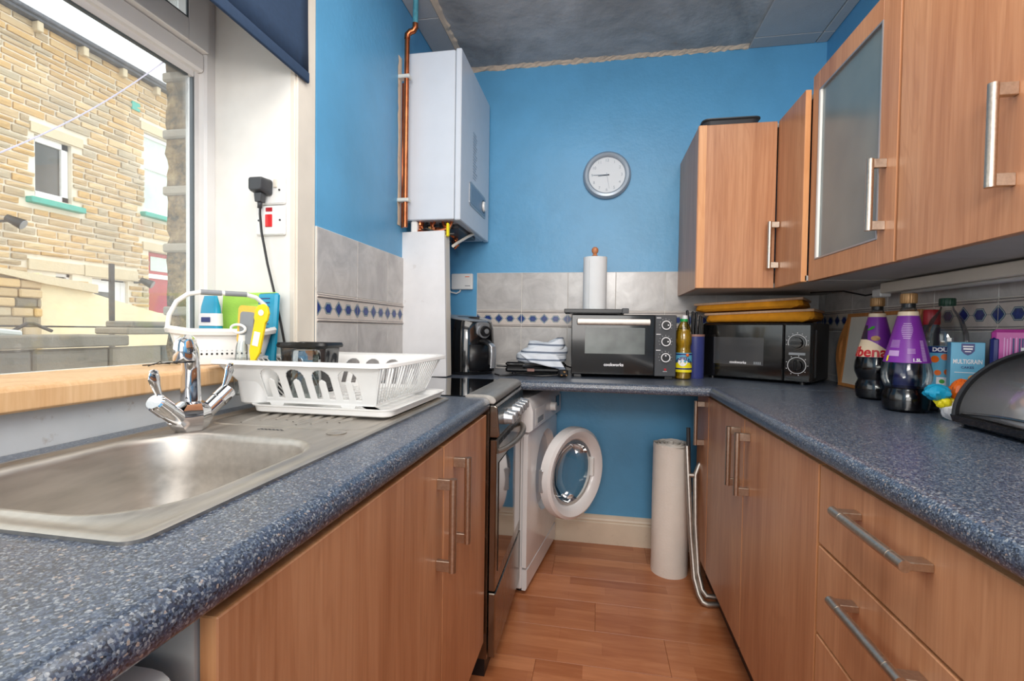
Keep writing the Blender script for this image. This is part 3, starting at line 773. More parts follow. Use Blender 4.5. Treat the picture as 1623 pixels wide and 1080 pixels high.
def panel_door(name, parent, x0, x1, y0, y1, z0, z1, out):
    """slab door, beech edging left visible round the face"""
    b = B(); b.m = 0; b.box(x0, x1, y0, y1, z0, z1, .0015)
    o = b.mesh(name, [M['wood'], M['wood_edge']])
    n = Vector(out)
    for p in o.polygons:
        if abs(p.normal.dot(n)) < .5: p.material_index = 1
    ob = bpy.data.objects.new(name, o); COL.objects.link(ob); ob.parent = parent; return ob

# ================================================================ LEFT BASE UNITS
u = thing('base_cabinet', 'wood-effect sink cabinet with two bar-handled doors, on the left', 'cabinet', (-.34, .374, 0))
LX = -.34
b = B(); b.box(-.51, -.022, 0, .018, .12, WB-.002); b.box(-.51, -.022, 1.06, 1.078, .12, WB-.002); b.box(-.51, -.022, .018, 1.06, .12, .138); b.box(-.51, -.50, .018, 1.06, .138, WB-.06)
b.obj('carcass', M['carcass'], u)
B().box(-.50, -.06, .0, 1.078, 0, .12).obj('plinth', M['plinth'], u)
d1 = panel_door('door', u, -.02, 0, .003, .655, .14, WB-.012, (1, 0, 0)); bar_handle(d1, (0, .615, .705), 'Z', .205, (1, 0, 0))
d2 = panel_door('door', u, -.02, 0, .660, 1.076, .14, WB-.012, (1, 0, 0)); bar_handle(d2, (0, .735, .718), 'Z', .21, (1, 0, 0))
k = thing('kitchen_bin', 'white rounded plastic bin in the open bay under the left worktop', 'bin', (-.46, .243, 0))
B().loops([[(x*s1, y*s1, z) for x, y in rrect(0, 0, .13, .115, .05, 6)] for s1, z in ((.8, .0), (.86, .03), (1, .74), (1.03, .755), (1.03, .785), (.98, .80))], True, True, True).obj('body', M['white_plastic'], k)
B().loops([[(x*s1, y*s1, z) for x, y in rrect(0, 0, .13, .115, .05, 6)] for s1, z in ((1.035, .786), (1.035, .80), (.95, .83), (.6, .84))], True, True, True).obj('lid', M['white_plastic'], k)

# ================================================================ RIGHT BASE UNITS
RX = .456
def right_unit(name, lab, y0, y1, loc_z=0):
    t_ = thing(name, lab, 'cabinet', (RX, y0, 0), group='wood-effect base cabinets on the right')
    b = B(); L = y1-y0; b.box(.022, .58, 0, .016, .12, WB-.002); b.box(.022, .58, L-.016, L, .12, WB-.002); b.box(.022, .58, .016, L-.016, .12, .136); b.box(.022, .06, .016, L-.016, .855, WB-.002); b.obj('carcass', M['carcass'], t_)
    B().box(.055, .5, 0, L, 0, .12).obj('plinth', M['plinth'], t_)
    return t_
u1 = right_unit('drawer_unit', 'wood-effect drawer unit with long horizontal bar handles, on the right', .475, 1.072)
for (z0, z1, hz) in ((.705, .866, .818), (.52, .699, .655), (.335, .514, .46), (.14, .329, .27)):
    d = panel_door('drawer', u1, 0, .02, .003, .594, z0, z1, (1, 0, 0)); bar_handle(d, (0, .357, hz), 'Y', .205, (-1, 0, 0))
u2 = right_unit('base_cabinet', 'wide wood-effect base cabinet with two doors next to the drawers', 1.074, 2.062)
d = panel_door('door', u2, 0, .02, .003, .504, .14, .866, (1, 0, 0)); bar_handle(d, (0, .452, .738), 'Z', .19, (-1, 0, 0))
d = panel_door('door', u2, 0, .02, .510, .985, .14, .866, (1, 0, 0)); bar_handle(d, (0, .548, .738), 'Z', .19, (-1, 0, 0))
u3 = right_unit('corner_base_cabinet', 'narrow wood-effect cabinet door in the corner beside the bubble wrap', 2.064, 2.30)
d = panel_door('door', u3, 0, .02, .003, .22, .14, .866, (1, 0, 0)); bar_handle(d, (0, .075, .745), 'Z', .19, (-1, 0, 0))
u0 = right_unit('base_cabinet', 'wood-effect cabinet nearest the camera on the right', -.2, .473)
panel_door('door', u0, 0, .02, .003, .67, .14, .866, (1, 0, 0))

# ================================================================ WALL UNITS
UX, UB = .724, 1.318
def wall_unit(name, lab, y0, y1, z1, grp='wood-effect wall cabinets'):
    t_ = thing(name, lab, 'wall cabinet', (UX, y0, UB), group=grp); L = y1-y0; h = z1-UB
    b = B(); b.box(.022, .338, 0, .016, .006, h); b.box(.022, .338, L-.016, L, .006, h); b.box(.022, .338, .016, L-.016, .006, .024); b.box(.022, .338, .016, L-.016, h-.018, h); b.box(.33, .338, .016, L-.016, .024, h-.018)
    b.obj('carcass', M['carcass'], t_); return t_
a1 = wall_unit('wall_cabinet', 'wood-effect wall cabinet nearest the camera, top right', .73, 1.336, 2.03)
d = panel_door('door', a1, 0, .02, .003, .603, 0, .71, (1, 0, 0)); bar_handle(d, (0, .268, .177), 'Z', .185, (-1, 0, 0))
a0 = wall_unit('wall_cabinet', 'wood-effect wall cabinet at the right edge, outside the picture', .12, .728, 2.03)
panel_door('door', a0, 0, .02, .003, .605, 0, .71, (1, 0, 0))
a2 = wall_unit('glazed_wall_cabinet', 'wall cabinet with a frosted glass door in a wooden frame', 1.340, 1.836, 2.03)
b = B(); L = .496
for (p, q, r_, s_) in ((.003, .078, 0, .71), (L-.05, L-.003, 0, .71), (.078, L-.05, 0, .07), (.078, L-.05, .645, .71)): b.box(0, .02, p, q, r_, s_, .001)
dd = b.obj('door', M['wood'], a2)
b = B()
for (p, q, r_, s_) in ((.078, .083, .07, .645), (L-.055, L-.05, .07, .645), (.083, L-.055, .07, .075), (.083, L-.055, .64, .645)): b.box(-.0015, .012, p, q, r_, s_)
b.obj('bead_and_reflection', M['silver'], dd); B().box(-.001, .006, L-.064, L-.055, .075, .64).obj('bead_and_reflection', M['white_gloss'], dd)  # silver bead round the pane; extra white strip paints a reflection beside it
B().box(.006, .010, .083, L-.055, .075, .64).obj('pane', M['frost'], dd)
B().box(.04, .32, .02, .47, .34, .356).obj('shelf', M['carcass'], a2)
bar_handle(dd, (0, .048, .18), 'Z', .185, (-1, 0, 0))
# corner unit: L-shaped, two narrow fronts meeting in the corner
a3 = thing('corner_wall_cabinet', 'L-shaped corner wall cabinet against the back wall', 'wall cabinet', (.40, 1.838, UB), group='wood-effect wall cabinets')
H3 = .675
b = B(); b.box(0, .018, .264, .722, 0, H3); b.obj('side_panel', M['wood'], a3)
b = B(); b.extr([(.02, .275), (.316, .275), (.316+.0, 0), (.66, 0), (.66, .722), (.02, .722)], 'Z', .004, .022); b.obj('base_panel', M['carcass'], a3)
b = B(); b.extr([(.02, .275), (.34, .275), (.34, 0), (.66, 0), (.66, .722), (.02, .722)], 'Z', H3-.02, H3-.003); b.obj('top_panel', M['carcass'], a3)
d = panel_door('door', a3, -.004, .298, .252, .272, 0, H3-.004, (0, 1, 0))
b = B(); b.box(.0, .028, .2495, .2525, .001, H3-.005); b.obj('edging', M['wood_edge'], d)
d = panel_door('door', a3, .302, .322, .0, .252, 0, H3-.004, (1, 0, 0))
bar_handle(d, (.300, .215, .168), 'Z', .185, (-1, 0, 0), standoff=.034)
# strip light / batten under the wall units
st = thing('strip_light', 'aged white strip light fixed under the wall cabinets', 'lamp', (.985, .3, 1.27))
B().box(0, .04, 0, 1.60, .012, .048, .003).obj('casing', M['trim_paint'], st)
B().cyl((.018, .03, .006), (.018, 1.5, .006), .0065, n=10).obj('tube', M['white_plastic'], st)
B().box(.002, .038, 1.60, 1.655, .0, .03, .004).obj('end_cap', M['white_plastic'], st)
tag(B().tube([(1.0, 1.96, 1.285), (1.0, 2.02, 1.283), (.96, 2.1, 1.306), (.9, 2.25, 1.312)], .0035, 6).obj('cable', M['black']), 'thin dark cable from the end of the strip light', 'cable')
# tray lying on the corner cabinet
tr = thing('baking_tray', 'dark tray with rolled rim lying on top of the corner wall cabinet', 'tray', (.53, 2.235, UB+H3))
B().loops([[(x*s1, y*s1, z) for x, y in rrect(0, 0, .115, .13, .03, 6)] for s1, z in ((.6, .0), (.86, .0), (.93, .022), (1.0, .026), (1.0, .030), (.94, .028), (.86, .006), (.0, .004))], True, True, False).obj('pan', M['dark_grey'], tr)

# ================================================================ SINK
sk = thing('sink', 'stainless steel sink with drainer and a leaf-shaped bowl, set in the left worktop', 'sink', (-.662, .89, WT))
def tr2(P, z): return [(x, y, z) for x, y in P]
OX, OY = .220, .505
NC = 8
outer = lambda e, z: tr2(rrect(0, 0, OX+e, OY+e, .02+e, NC), z)
BCX, BCY, BHX, BHY = -.003, -.2725, .175, .1865
bowl = lambda e, z, r=.10: tr2(rrect(BCX, BCY, BHX+e, BHY+e, r+e*.5, NC), z)
B().loops([outer(0, .0), outer(.001, .0045), outer(-.004, .0065), outer(-.013, .006), outer(-.018, .003), bowl(.014, .003), bowl(.011, .0052), bowl(.005, .0055), bowl(.000, .002), bowl(-.003, -.008), bowl(-.010, -.06), bowl(-.020, -.135, .08), bowl(-.032, -.152, .075), bowl(-.055, -.158, .07), bowl(-.13, -.162, .03)], True, False, True).obj('bowl_and_rim', M['steel'], sk, ang=60)
B().lathe([(.032, 0), (.030, .003), (.022, .002), (.0, -.001)], (BCX, BCY, -.1615), 24).obj('waste', M['chrome'], sk)
b = B()
for i in range(9):
    x0 = -.155+.036*i; n = 14
    y0_ = .035+.05*abs(math.sin(i*.6)); L = []
    for j in range(n+1):
        t_ = j/n; y_ = y0_+(.45-y0_)*t_; ww = .011*math.sin(PI*min(1, t_*3+.08 if t_ < .5 else 1))*(1 if t_ < .93 else .6); x = x0*(.72+.28*t_)+.012*0
        L.append([(x+ww*math.cos(a), y_, .0028+.0042*math.sin(a)*(1 if t_ > .05 else .3)) for a in [PI*k_/6 for k_ in range(7)]])
    b.loops(L, False)
b.obj('drainer_flutes', M['steel'], sk)
B().loops([[(x, y, z) for x, y in rrect(.0, .235, .19-e, .225-e, .05, 6)] for e, z in ((0, .003), (.003, .0045), (.006, .0035))], True).obj('drainer_step', M['steel'], sk)
# overflow, maker's stamp and round plug-hole cap
b = B()
for i in range(7): b.box(-.03+.009*i, -.025+.009*i, -.018, -.0145, .0031, .0036)
for i in range(6): b.box(-.027+.009*i, -.022+.009*i, -.013, -.010, .0031, .0036)
b.obj('stamp', M['dark_grey'], sk)
B().lathe([(0, .003), (.019, .003), (.020, .0045), (.018, .0055), (0, .0055)], (.146, -.012, 0), 24).obj('plug_hole_cap', M['steel'], sk)
B().box(.13, .165, .47, .49, .003, .0075, .002).obj('clip', M['silver'], sk)

# tap -----------------------------------------------------------------
tp = thing('mixer_tap', 'chrome mixer tap with two paddle levers in a V, behind the sink bowl', 'tap', (-.812, .832, WT+.003), rz=0)
ra = math.radians
b = B()
# faceted V-shaped body
L = []
for (z, hx, hy) in ((0, .025, .028), (.005, .028, .034), (.022, .030, .050), (.040, .030, .047), (.056, .026, .028), (.062, .017, .017)):
    L.append([(hx, 0, z), (hx*.55, hy*.8, z), (0, hy, z), (-hx*.6, hy*.8, z), (-hx, 0, z), (-hx*.6, -hy*.8, z), (0, -hy, z), (hx*.55, -hy*.8, z)])
b.loops(L, True, True, True, True); b.obj('body', M['chrome'], tp, ang=25)
for s_ in (-1, 1):
    b = B(); d_ = Vector((.10, s_*.80, .58)).normalized()
    p0 = Vector((0, s_*.012, .016)); p1 = p0+d_*.062; p2 = p0+d_*.094
    b.cyl(p0, p1, .016, .0165, 20); b.cyl(p1, p1+d_*.002, .0145, n=20); b.cyl(p1+d_*.002, p2, .0178, .0172, 20); b.cyl(p2, p2+d_*.003, .0172, .0145, 20)
    arm = b.obj('valve_arm', M['chrome'], tp)
    q = p0+d_*.076; up = Vector((.05, s_*.18, 1)).normalized()
    b = B(); pts = [q+up*.010, q+up*.024+Vector((0, s_*.002, 0)), q+up*.040+Vector((0, s_*.006, 0)), q+up*.056+Vector((0, s_*.008, 0)), q+up*.068+Vector((0, s_*.007, 0))]
    b.tube(pts, .006, 12, radii=[.0062, .0066, .0095, .0125, .0085], flat=(1.0, .42)); b.ball(tuple(pts[-1]), .0082, 10, 1, 1, .6)
    b.obj('lever', M['chrome'], arm)
sp = Vector((.62, -.78, 0)); b = B()
pts = [(0, 0, .052), (0, 0, .09), (0, 0, .125), (.006*sp.x, .006*sp.y, .150), (.022*sp.x, .022*sp.y, .170), (.05*sp.x, .05*sp.y, .182), (.078*sp.x, .078*sp.y, .183), (.10*sp.x, .10*sp.y, .176)]
b.tube(pts, .017, 20, radii=[.0185, .0175, .0165, .0160, .0155, .0145, .0140, .0135]); sp_o = b.obj('spout', M['chrome'], tp)
b = B(); hx_, hy_ = .10*sp.x, .10*sp.y
b.lathe([(.0, .026), (.008, .0255), (.0135, .022), (.0165, .014), (.0175, .004), (.0175, -.016), (.0165, -.018), (.012, -.018)], (hx_, hy_, .166), 24); b.obj('spray_head', M['chrome'], sp_o)
B().lathe([(.0172, 0), (.0172, -.0025), (0, -.0025)], (hx_, hy_, .1478), 20).obj('aerator', M['black'], sp_o)
# hair-grip like wires on the sill
hg = thing('wire_clips', 'small tangle of dark wire clips lying on the wooden sill', 'clips', (-1.067, 1.00, 1.034)); hg.scale = (.7, .7, .8)
B().tube([(-.03, -.035, .002), (0, -.02, .004), (.005, 0, .012), (-.01, .02, .006), (.0, .045, .003)], .0018, 6).obj('wire', M['black'], hg)
B().tube([(.01, -.05, .002), (.004, -.02, .007), (-.008, .005, .004), (.01, .03, .008), (.004, .07, .002)], .0018, 6).obj('wire', M['black'], hg)

# ================================================================ COOKER
ck = thing('electric_cooker', 'stainless steel freestanding cooker with six knobs and a black glass hob', 'cooker', (-.335, 1.468, 0))
CW = .513
B().box(-.51, .0, .002, CW, .07, .905).obj('body', M['steel_dark'], ck)
B().box(-.50, -.078, -.0, CW, .905, .921, .001).obj('hob_glass', M['black_glass'], ck)
prof = [(-.079, .905), (-.079, .922), (-.070, .926), (-.02, .927), (.0, .925), (.013, .920), (.020, .912), (.021, .905), (.016, .899), (-.079, .899)]
b = B(); b.extr(prof, 'Y', 0, CW, True); b.obj('front_trim', M['steel'], ck)
b = B(); b.box(.004, .011, .004, CW-.004, .8915, .899); b.obj('seal', M['black'], ck)
prof = [(0, .79), (.028, .79), (.034, .80), (.026, .888), (.018, .893), (0, .893)]
b = B(); b.extr(prof, 'Y', 0, CW); fas = b.obj('control_fascia', M['steel_dark'], ck, bevel=.004)
for i, yk in enumerate((.105, .165, .265, .325, .385, .445)):
    b = B(); b.cyl((.028, yk, .836), (.042, yk, .835), .022, .0205, 20); b.cyl((.042, yk, .835), (.058, yk, .834), .0185, .017, 20); b.box(.050, .064, yk-.0065, yk+.0065, .818, .850, .003)
    b.obj('knob', M['silver'], ck)
b = B(); b.box(.002, .024, .006, CW-.006, .29, .782, .003); dr = b.obj('oven_door', M['steel_dark'], ck)
B().box(.0238, .0262, .045, CW-.04, .34, .70, .0008).obj('door_glass', M['black_glass'], dr)
b = B(); n = 16; pts = [(.022+.038*math.sin(PI*i/n)**.6, .02+(CW-.04)*i/n, .742-.0*math.sin(PI*i/n)) for i in range(n+1)]
b.tube(pts, .011, 12, flat=(1, .75)); b.obj('handle', M['steel'], dr)
b = B()
for j in range(3):
    for i in range(6): b.box(.020, .0252, .05+.072*i, .105+.072*i, .757+.006*j, .7595+.006*j)
b.obj('vent_slots', M['black'], dr)
b = B(); b.box(.002, .026, .006, CW-.006, .075, .284, .003); b.obj('drawer', M['steel_dark'], ck)
B().box(-.45, -.01, .02, CW-.02, 0, .07).obj('plinth', M['black'], ck)

# ================================================================ WASHING MACHINE
wm = thing('washing_machine', 'white front-loading washing machine with its round door hanging open', 'washing machine', (-.282, 1.980, 0), rz=math.radians(-8))
# local: front face plane x=0 facing +X, width along +Y 0..0.57
WW = .545
front = lambda z0, z1: [(x, y) for x, y in ((-.50, 0), (0.0, 0), (0.012, .03), (0.018, WW/2), (.012, WW-.03), (0, WW), (-.50, WW))]
b = B()
side = rrect(-.25, WW/2, .25, WW/2, .025, 4)
hole_c, hole_r = (.275, .475), .168
b.box(-.29, -.02, 0, WW, .02, .84, .008); b.obj('cabinet', M['white_enamel'], wm, bevel=0)
# front panel with round port: ring of quads from circle to rectangle
b = B(); n = 48; c0 = []; c1 = []; c2 = []
for i in range(n):
    a = 2*PI*i/n; ca, sa = math.cos(a), math.sin(a)
    sx = (WW/2)/max(abs(ca), 1e-6); szp = ((.70-hole_c[1]) if sa > 0 else (hole_c[1]-.11))/max(abs(sa), 1e-6); k_ = min(sx, szp)
    c0.append((.0, hole_c[0]-.005+ca*k_, hole_c[1]+sa*k_)); c1.append((.012, hole_c[0]+ca*(hole_r+.02), hole_c[1]+sa*(hole_r+.02))); c2.append((-.018, hole_c[0]+ca*hole_r, hole_c[1]+sa*hole_r))
back = [(-.02, y_, z_) for (_, y_, z_) in c0]
b.loops([back, c0, c1, c2, [(-.06, hole_c[0]+math.cos(2*PI*i/n)*(hole_r-.02), hole_c[1]+math.sin(2*PI*i/n)*(hole_r-.02)) for i in range(n)]], True)
b.obj('front_panel', M['white_enamel'], wm)
b = B(); b.lathe([(hole_r-.018, -.055), (hole_r-.035, -.03), (hole_r-.045, -.05), (hole_r-.03, -.09)], (0, hole_c[0], hole_c[1]), 40, 'X', cap0=False, cap1=False); b.obj('door_seal', M['dark_grey'], wm)
b = B(); b.lathe([(hole_r-.035, -.08), (hole_r-.035, -.25), (0, -.25)], (0, hole_c[0], hole_c[1]), 40, 'X', cap0=False); b.obj('drum', M['silver'], wm)
prof = [(-.02, .70), (.004, .70), (.020, .712), (.020, .79), (.008, .825), (-.01, .842), (-.03, .842)]
b = B(); b.extr(prof, 'Y', 0, WW, True); fp = b.obj('control_fascia', M['white_enamel'], wm)
B().box(.0195, .022, WW-.12, WW-.05, .745, .80, .0005).obj('display', M['black_gloss'], wm)
b = B(); b.cyl((.018, .33, .765), (.045, .33, .765), .022, .020, 24); b.obj('programme_dial', M['white_plastic'], wm)
b = B(); b.box(.0192, .0205, .04, .20, .722, .795, .0004); dwr = b.obj('detergent_drawer', M['white_plastic'], wm)
B().box(.0195, .0225, .07, .17, .728, .752, .001).obj('grip', M['grey'], dwr)
prof = [(-.02, .02), (-.004, .02), (.002, .03), (.002, .108), (-.02, .108)]
B().extr(prof, 'Y', .002, WW-.002).obj('kick_panel', M['white_enamel'], wm)
for yy in (.05, WW-.05): B().cyl((-.04, yy, 0), (-.04, yy, .022), .02, n=14).obj('foot', M['black'], wm)
# door: hinge at local (0.02, .12) swung open
hx, hy = .012, hole_c[1-1]-hole_r-.02
R0 = .212
op = math.radians(27)
# door frame built round the local X axis, closed = centre at (0, +R0) from the hinge; rotate about Z by -op
T = Matrix.Translation((.050, .075, hole_c[1])) @ Matrix.Rotation(-op, 4, 'Z')
b = B(); b.T = T
b.lathe([(R0-.062, .004), (R0-.056, .016), (R0-.040, .030), (R0-.018, .036), (R0-.004, .028), (R0, .012), (R0, -.012), (R0-.012, -.018), (R0-.06, -.018), (R0-.062, .004)], (0, R0-.012, 0), 48, 'X', cap0=False, cap1=False); dr = b.obj('door', M['white_enamel'], wm)
b = B(); b.T = T; b.lathe([(R0-.06, .006), (R0-.075, .004), (R0-.082, -.02), (R0-.092, -.06), (R0-.13, -.085), (.0, -.095)], (0, R0-.012, 0), 40, 'X', cap0=False, cap1=False); b.obj('door_glass', M['glass'], dr)
b = B(); b.T = T; b.box(.002, .02, 2*R0-.012-.075, 2*R0-.012-.058, -.045, .045, .003); b.obj('latch', M['white_plastic'], dr)
b = B(); b.T = T; b.box(-.02, .005, -.012, .02, -.05, .05, .004); b.obj('hinge', M['silver'], dr)
# ================================================================ BOILER CORNER
bo = thing('boiler', 'white wall-hung boiler with a small grey control panel low on its front', 'boiler', (XL, 2.0, 1.612))
# local: x 0..0.262 depth, y 0..0.53 width, z 0..0.73
B().box(.0, .232, .0, .535, .0, .73, .004).obj('casing', M['boiler_white'], bo)
B().box(.236, .262, -.002, .537, -.004, .734, .004).obj('front_cover', M['boiler_white'], bo)
B().box(.232, .236, .004, .531, .004, .726).obj('cover_gap', M['grey'], bo)
cp = B(); cp.m = 0; cp.extr(rrect(.30, .155, .155, .055, .018, 5), 'X', .262, .2645); cp.m = 1; cp.extr(rrect(.30, .155, .142, .043, .012, 5), 'X', .2645, .2655)
cp = cp.obj('control_panel', [M['silver'], M['sky_print']], bo)
cp.data.materials[1] = plain('panel_slate', (120, 142, 166), .35)
b = B(); b.cyl((.2655, .405, .155), (.276, .405, .155), .027, .024, 20); b.obj('dial', M['white_plastic'], cp)
b = B(); b.lathe([(.034, 0), (.034, .0008), (.028, .0008)], (.2655, .405, .155), 24, 'X', cap0=False, cap1=False); b.obj('dial_ring', M['dark_grey'], cp)
b = B()
for i in range(16): b.box(.262, .2626, .20+.0*i, .255+.01*(i % 3), .24+.014*i, .246+.014*i)
b.obj('printed_notes', plain('grey_print', (150, 162, 176), .4), bo)
# underside pipework
b = B(); rb = random.Random(2)
uw = thing('boiler_pipework', 'tangle of copper pipes and valves hanging under the boiler', 'pipes', (XL, 2.0, 1.612))
for i, yy in enumerate((.05, .11, .18, .26, .33, .40)):
    xx = .06+.10*((i*37) % 10)/10
    b = B(); b.tube([(xx, yy, 0), (xx, yy, -.03), (xx+.01, yy+.01, -.05), (xx, yy+.01, -.16 if i < 2 else -.055)], .0075 if i % 2 else .011, 10); b.obj('pipe', M['copper'], uw)
    b = B(); b.lathe([(0, 0), (.014, 0), (.016, -.005), (.014, -.016), (.010, -.02), (.014, -.024), (.0, -.026)], (xx, yy, -.012), 6); b.obj('nut', M['copper'] if i != 3 else M['silver'], uw)
b = B(); b.tube([(.04, .03, -.04), (.09, .025, -.05), (.14, .03, -.045), (.20, .04, -.03), (.21, .05, 0)], .008, 10); b.obj('pipe', M['copper'], uw)
b = B(); b.tube([(.02, .06, -.05), (.10, .02, -.035), (.17, .03, -.06), (.22, .05, -.055)], .006, 8); b.obj('hose', M['black'], uw)
b = B(); b.box(.195, .207, .01, .03, -.072, -.012, .004); b.obj('isolating_lever', M['yellow_print'], uw, 'yellow valve lever')
b = B(); b.box(.03, .06, .01, .04, -.055, 0, .006); b.obj('valve', M['white_plastic'], uw)
b = B(); b.box(.01, .225, .10, .40, -.02, .0, .003); b.obj('manifold', M['dark_grey'], uw)
for i in range(9):
    y_ = .03+.05*rb.random(); x = .035+.019*i; b = B(); b.tube([(x, y_, 0), (x+.01*rb.uniform(-1, 1), y_-.01, -.02), (x+.02*rb.uniform(-1, 1), y_, -.045), (x+.03*rb.uniform(-1, 1), y_+.02, -.065)], .005+.003*rb.random(), 8); b.obj('pipe', M['copper'] if i % 3 else M['black'], uw)
    b = B(); b.lathe([(0, 0), (.011, 0), (.0125, -.006), (.010, -.014), (0, -.015)], (x, y_-.004, -.022-.02*rb.random()), 6); b.obj('nut', M['copper'] if i % 2 else M['gold_cap'], uw)
tag(B().tube([(-.622, 2.33, 1.614), (-.632, 2.24, 1.580), (-.645, 2.12, 1.530), (-.650, 2.072, 1.508)], .007, 8).obj('condensate_pipe', M['trim_paint']), 'slim white pipe slanting from the boiler base to the boxed panel', 'pipe')
# copper gas pipe with clips, blue-painted upper length
pp = thing('copper_pipe', 'vertical copper pipe beside the boiler, painted blue at the top', 'pipe', (-.826, 1.945, 1.57))
B().tube([(0, 0, 0), (0, 0, .4), (.002, 0, .80)], .0105, 14).obj('pipe', M['copper'], pp)
B().tube([(.002, 0, .80), (.003, 0, .818), (.016, .0, .830), (.030, .0, .832), (.038, 0, .845), (.038, 0, .862)], .0125, 12).obj('elbow', M['copper'], pp)
B().tube([(.038, 0, .862), (.040, 0, .985)], .0115, 12).obj('upper_pipe', M['verdigris'], pp, 'blue-painted length of pipe')
B().tube([(-.02, .012, .0), (-.02, .012, .62)], .0045, 8).obj('thin_pipe', M['copper'], pp)
for zz_ in (.115, .64): B().box(-.034, .018, -.015, .018, zz_-.008, zz_+.008, .003).obj('pipe_clip', M['clip'], pp)
# chased slot in the plaster behind the pipe
b = B(); L = []
for i in range(30):
    z_ = 1.58+.72*i/29; L.append([(XL+.001, 1.930+.010*rb.random(), z_), (XL+.0025, 1.938+.006*rb.random(), z_), (XL+.003, 1.965, z_), (XL+.001, 1.97, z_)])
b.loops(L, False); b.obj('chased_plaster', M['torn'], wall_left, 'rough strip of broken plaster')
# pipe boxing: pale board standing on the back worktop
px = thing('pipe_boxing', 'tall pale grey-white board boxing in pipes below the boiler', 'panel', (XL, 1.992, WT), rz=0)
mm = Matrix.Rotation(math.radians(-1.4), 4, 'Y')
b = B(); b.T = mm; b.box(-.012, .209, .0, .016, .001, .64, .001); b.obj('front_board', M['board'], px)
b = B(); b.T = mm; b.box(.197, .209, .016, .075, .001, .625, .001); b.obj('side_board', M['trim_paint'], px)
# junction box and its cable
jb = thing('junction_box', 'square white plastic wiring box on the blue wall beside the tiles', 'junction box', (-.806, YB, 1.352))
B().box(0, .122, -.026, 0, 0, .088, .004).obj('cover', M['white_plastic'], jb); B().box(.08, .105, -.0268, -.0255, .068, .072).obj('print', M['orange'], jb); B().box(.08, .11, -.0268, -.0255, .018, .022).obj('print', M['grey'], jb)
tag(B().tube([(-.855, 2.50, 1.435), (-.848, 2.52, 1.40), (-.835, 2.54, 1.36), (-.81, 2.55, 1.338), (-.78, 2.553, 1.331), (-.76, 2.553, 1.340), (-.755, 2.553, 1.352)], .0045, 8).obj('cable', M['white_plastic']), 'white cable looping under the wiring box', 'cable')
# tall packet glimpsed behind the boxing
pk = thing('food_packet', 'narrow packet with a red and cream print between the boxing and the air fryer', 'packet', (-.80, 2.40, WT))
b = B(); b.loops([[(x*s1, y*s2, z) for x, y in rrect(0, 0, .04, .03, .015, 4)] for s1, s2, z in ((1, 1, 0), (1.05, 1, .1), (1, .9, .25), (.9, .3, .32), (.88, .06, .345))], True, True, True); b.obj('packet', M['cream_print'], pk)
b = B(); b.loops([[(x*1.06, y*1.03, z) for x, y in rrect(0, 0, .04, .03, .015, 4)] for z in (.215, .265)], True); b.obj('print_band', M['red_print'], pk)

# ================================================================ BLIND, SOCKETS
bl = thing('roller_blind', 'dark navy roller blind, partly lowered over the window', 'blind', (-.850, .287, 1.856))
b = B(); b.grid(lambda u, v: (-.004+.0035*math.sin(u*9+v*3)*(1-v), -.6+1.60*u+.0, .02+.52*v), 40, 8)
b.obj('fabric', M['navy'], bl, solid=.0016)
B().extr(rrect(-.004, .012, .0045, .016, .0044, 4), 'Y', -.6, 1.0, True).obj('hem_bar', M['navy'], bl)
B().cyl((-.004, -.6, .56), (-.004, 1.0, .56), .022, n=16).obj('roller', M['white_plastic'], bl)

def screw(b, x, z): b.cyl((x, -.0135, z), (x, -.0112, z), .0028, n=10)
sw = thing('plug_socket', 'white single wall socket with a grey plug in it, on the window reveal', 'socket', (-.985, 1.244, 1.487))
b = B(); b.box(0, .094, -.011, 0, .0, .082, .004); b.obj('face_plate', M['white_plastic'], sw)
b = B(); screw(b, .078, .040); b.obj('screw', M['dark_grey'], sw)
b = B(); b.box(.060, .071, -.0155, -.010, .047, .070, .0012); b.obj('rocker', M['trim_paint'], sw)
cs = thing('cooker_switch', 'white cooker switch plate with a red rocker and red neon, below the socket', 'switch', (-.985, 1.244, 1.398))
b = B(); b.box(0, .094, -.011, 0, 0, .086, .004); b.obj('face_plate', M['white_plastic'], cs)
b = B(); b.box(.033, .055, -.0145, -.010, .024, .060, .0015); b.obj('rocker', M['red'], cs); b = B(); b.box(.033, .055, -.012, -.010, .068, .080, .001); b.obj('neon', M['dark_red'], cs)
for x_ in (.012, .080): b = B(); screw(b, x_, .043); b.obj('screw', M['dark_grey'], cs)
pg = thing('mains_plug', 'dark grey plug with a long cable, pushed into the wall socket', 'plug', (-.953, 1.230, 1.533))
b = B(); b.loops([[(x*s1, y, z*s1+dz) for x, z in rrect(0, 0, .026, .023, .009, 5)] for s1, y, dz in ((1, 0, 0), (1, -.006, 0), (.92, -.016, .001), (.86, -.034, .002), (.74, -.042, .002))], True, True, True); b.extr([(-.012, -.02), (.012, -.02), (.009, -.046), (-.009, -.046)], 'Y', -.03, -.008); b.obj('body', M['dark_grey'], pg, bevel=.002)
b = B(); b.tube([(0, -.018, -.04), (.001, -.020, -.08), (.006, -.02, -.13), (.022, -.016, -.22), (.042, -.014, -.30), (.060, -.012, -.38), (.078, -.016, -.45), (.095, -.02, -.50)], .0034, 8); b.obj('cable', M['black'], pg)
b = B(); b.tube([(0, -.018, -.036), (0, -.0195, -.062)], .0065, 10); b.obj('cable_grip', M['dark_grey'], pg)
b = B(); b.tube([(.049, -.018, -.322), (.053, -.022, -.334), (.060, -.018, -.345)], .002, 6); b.obj('cable_tie', M['black'], pg)

# ================================================================ DISH RACK
rk = thing('dish_rack', 'white plastic dish rack with arched cut-outs, standing on the drainer', 'dish rack', (-.696, 1.215, WT+.022), rz=0)
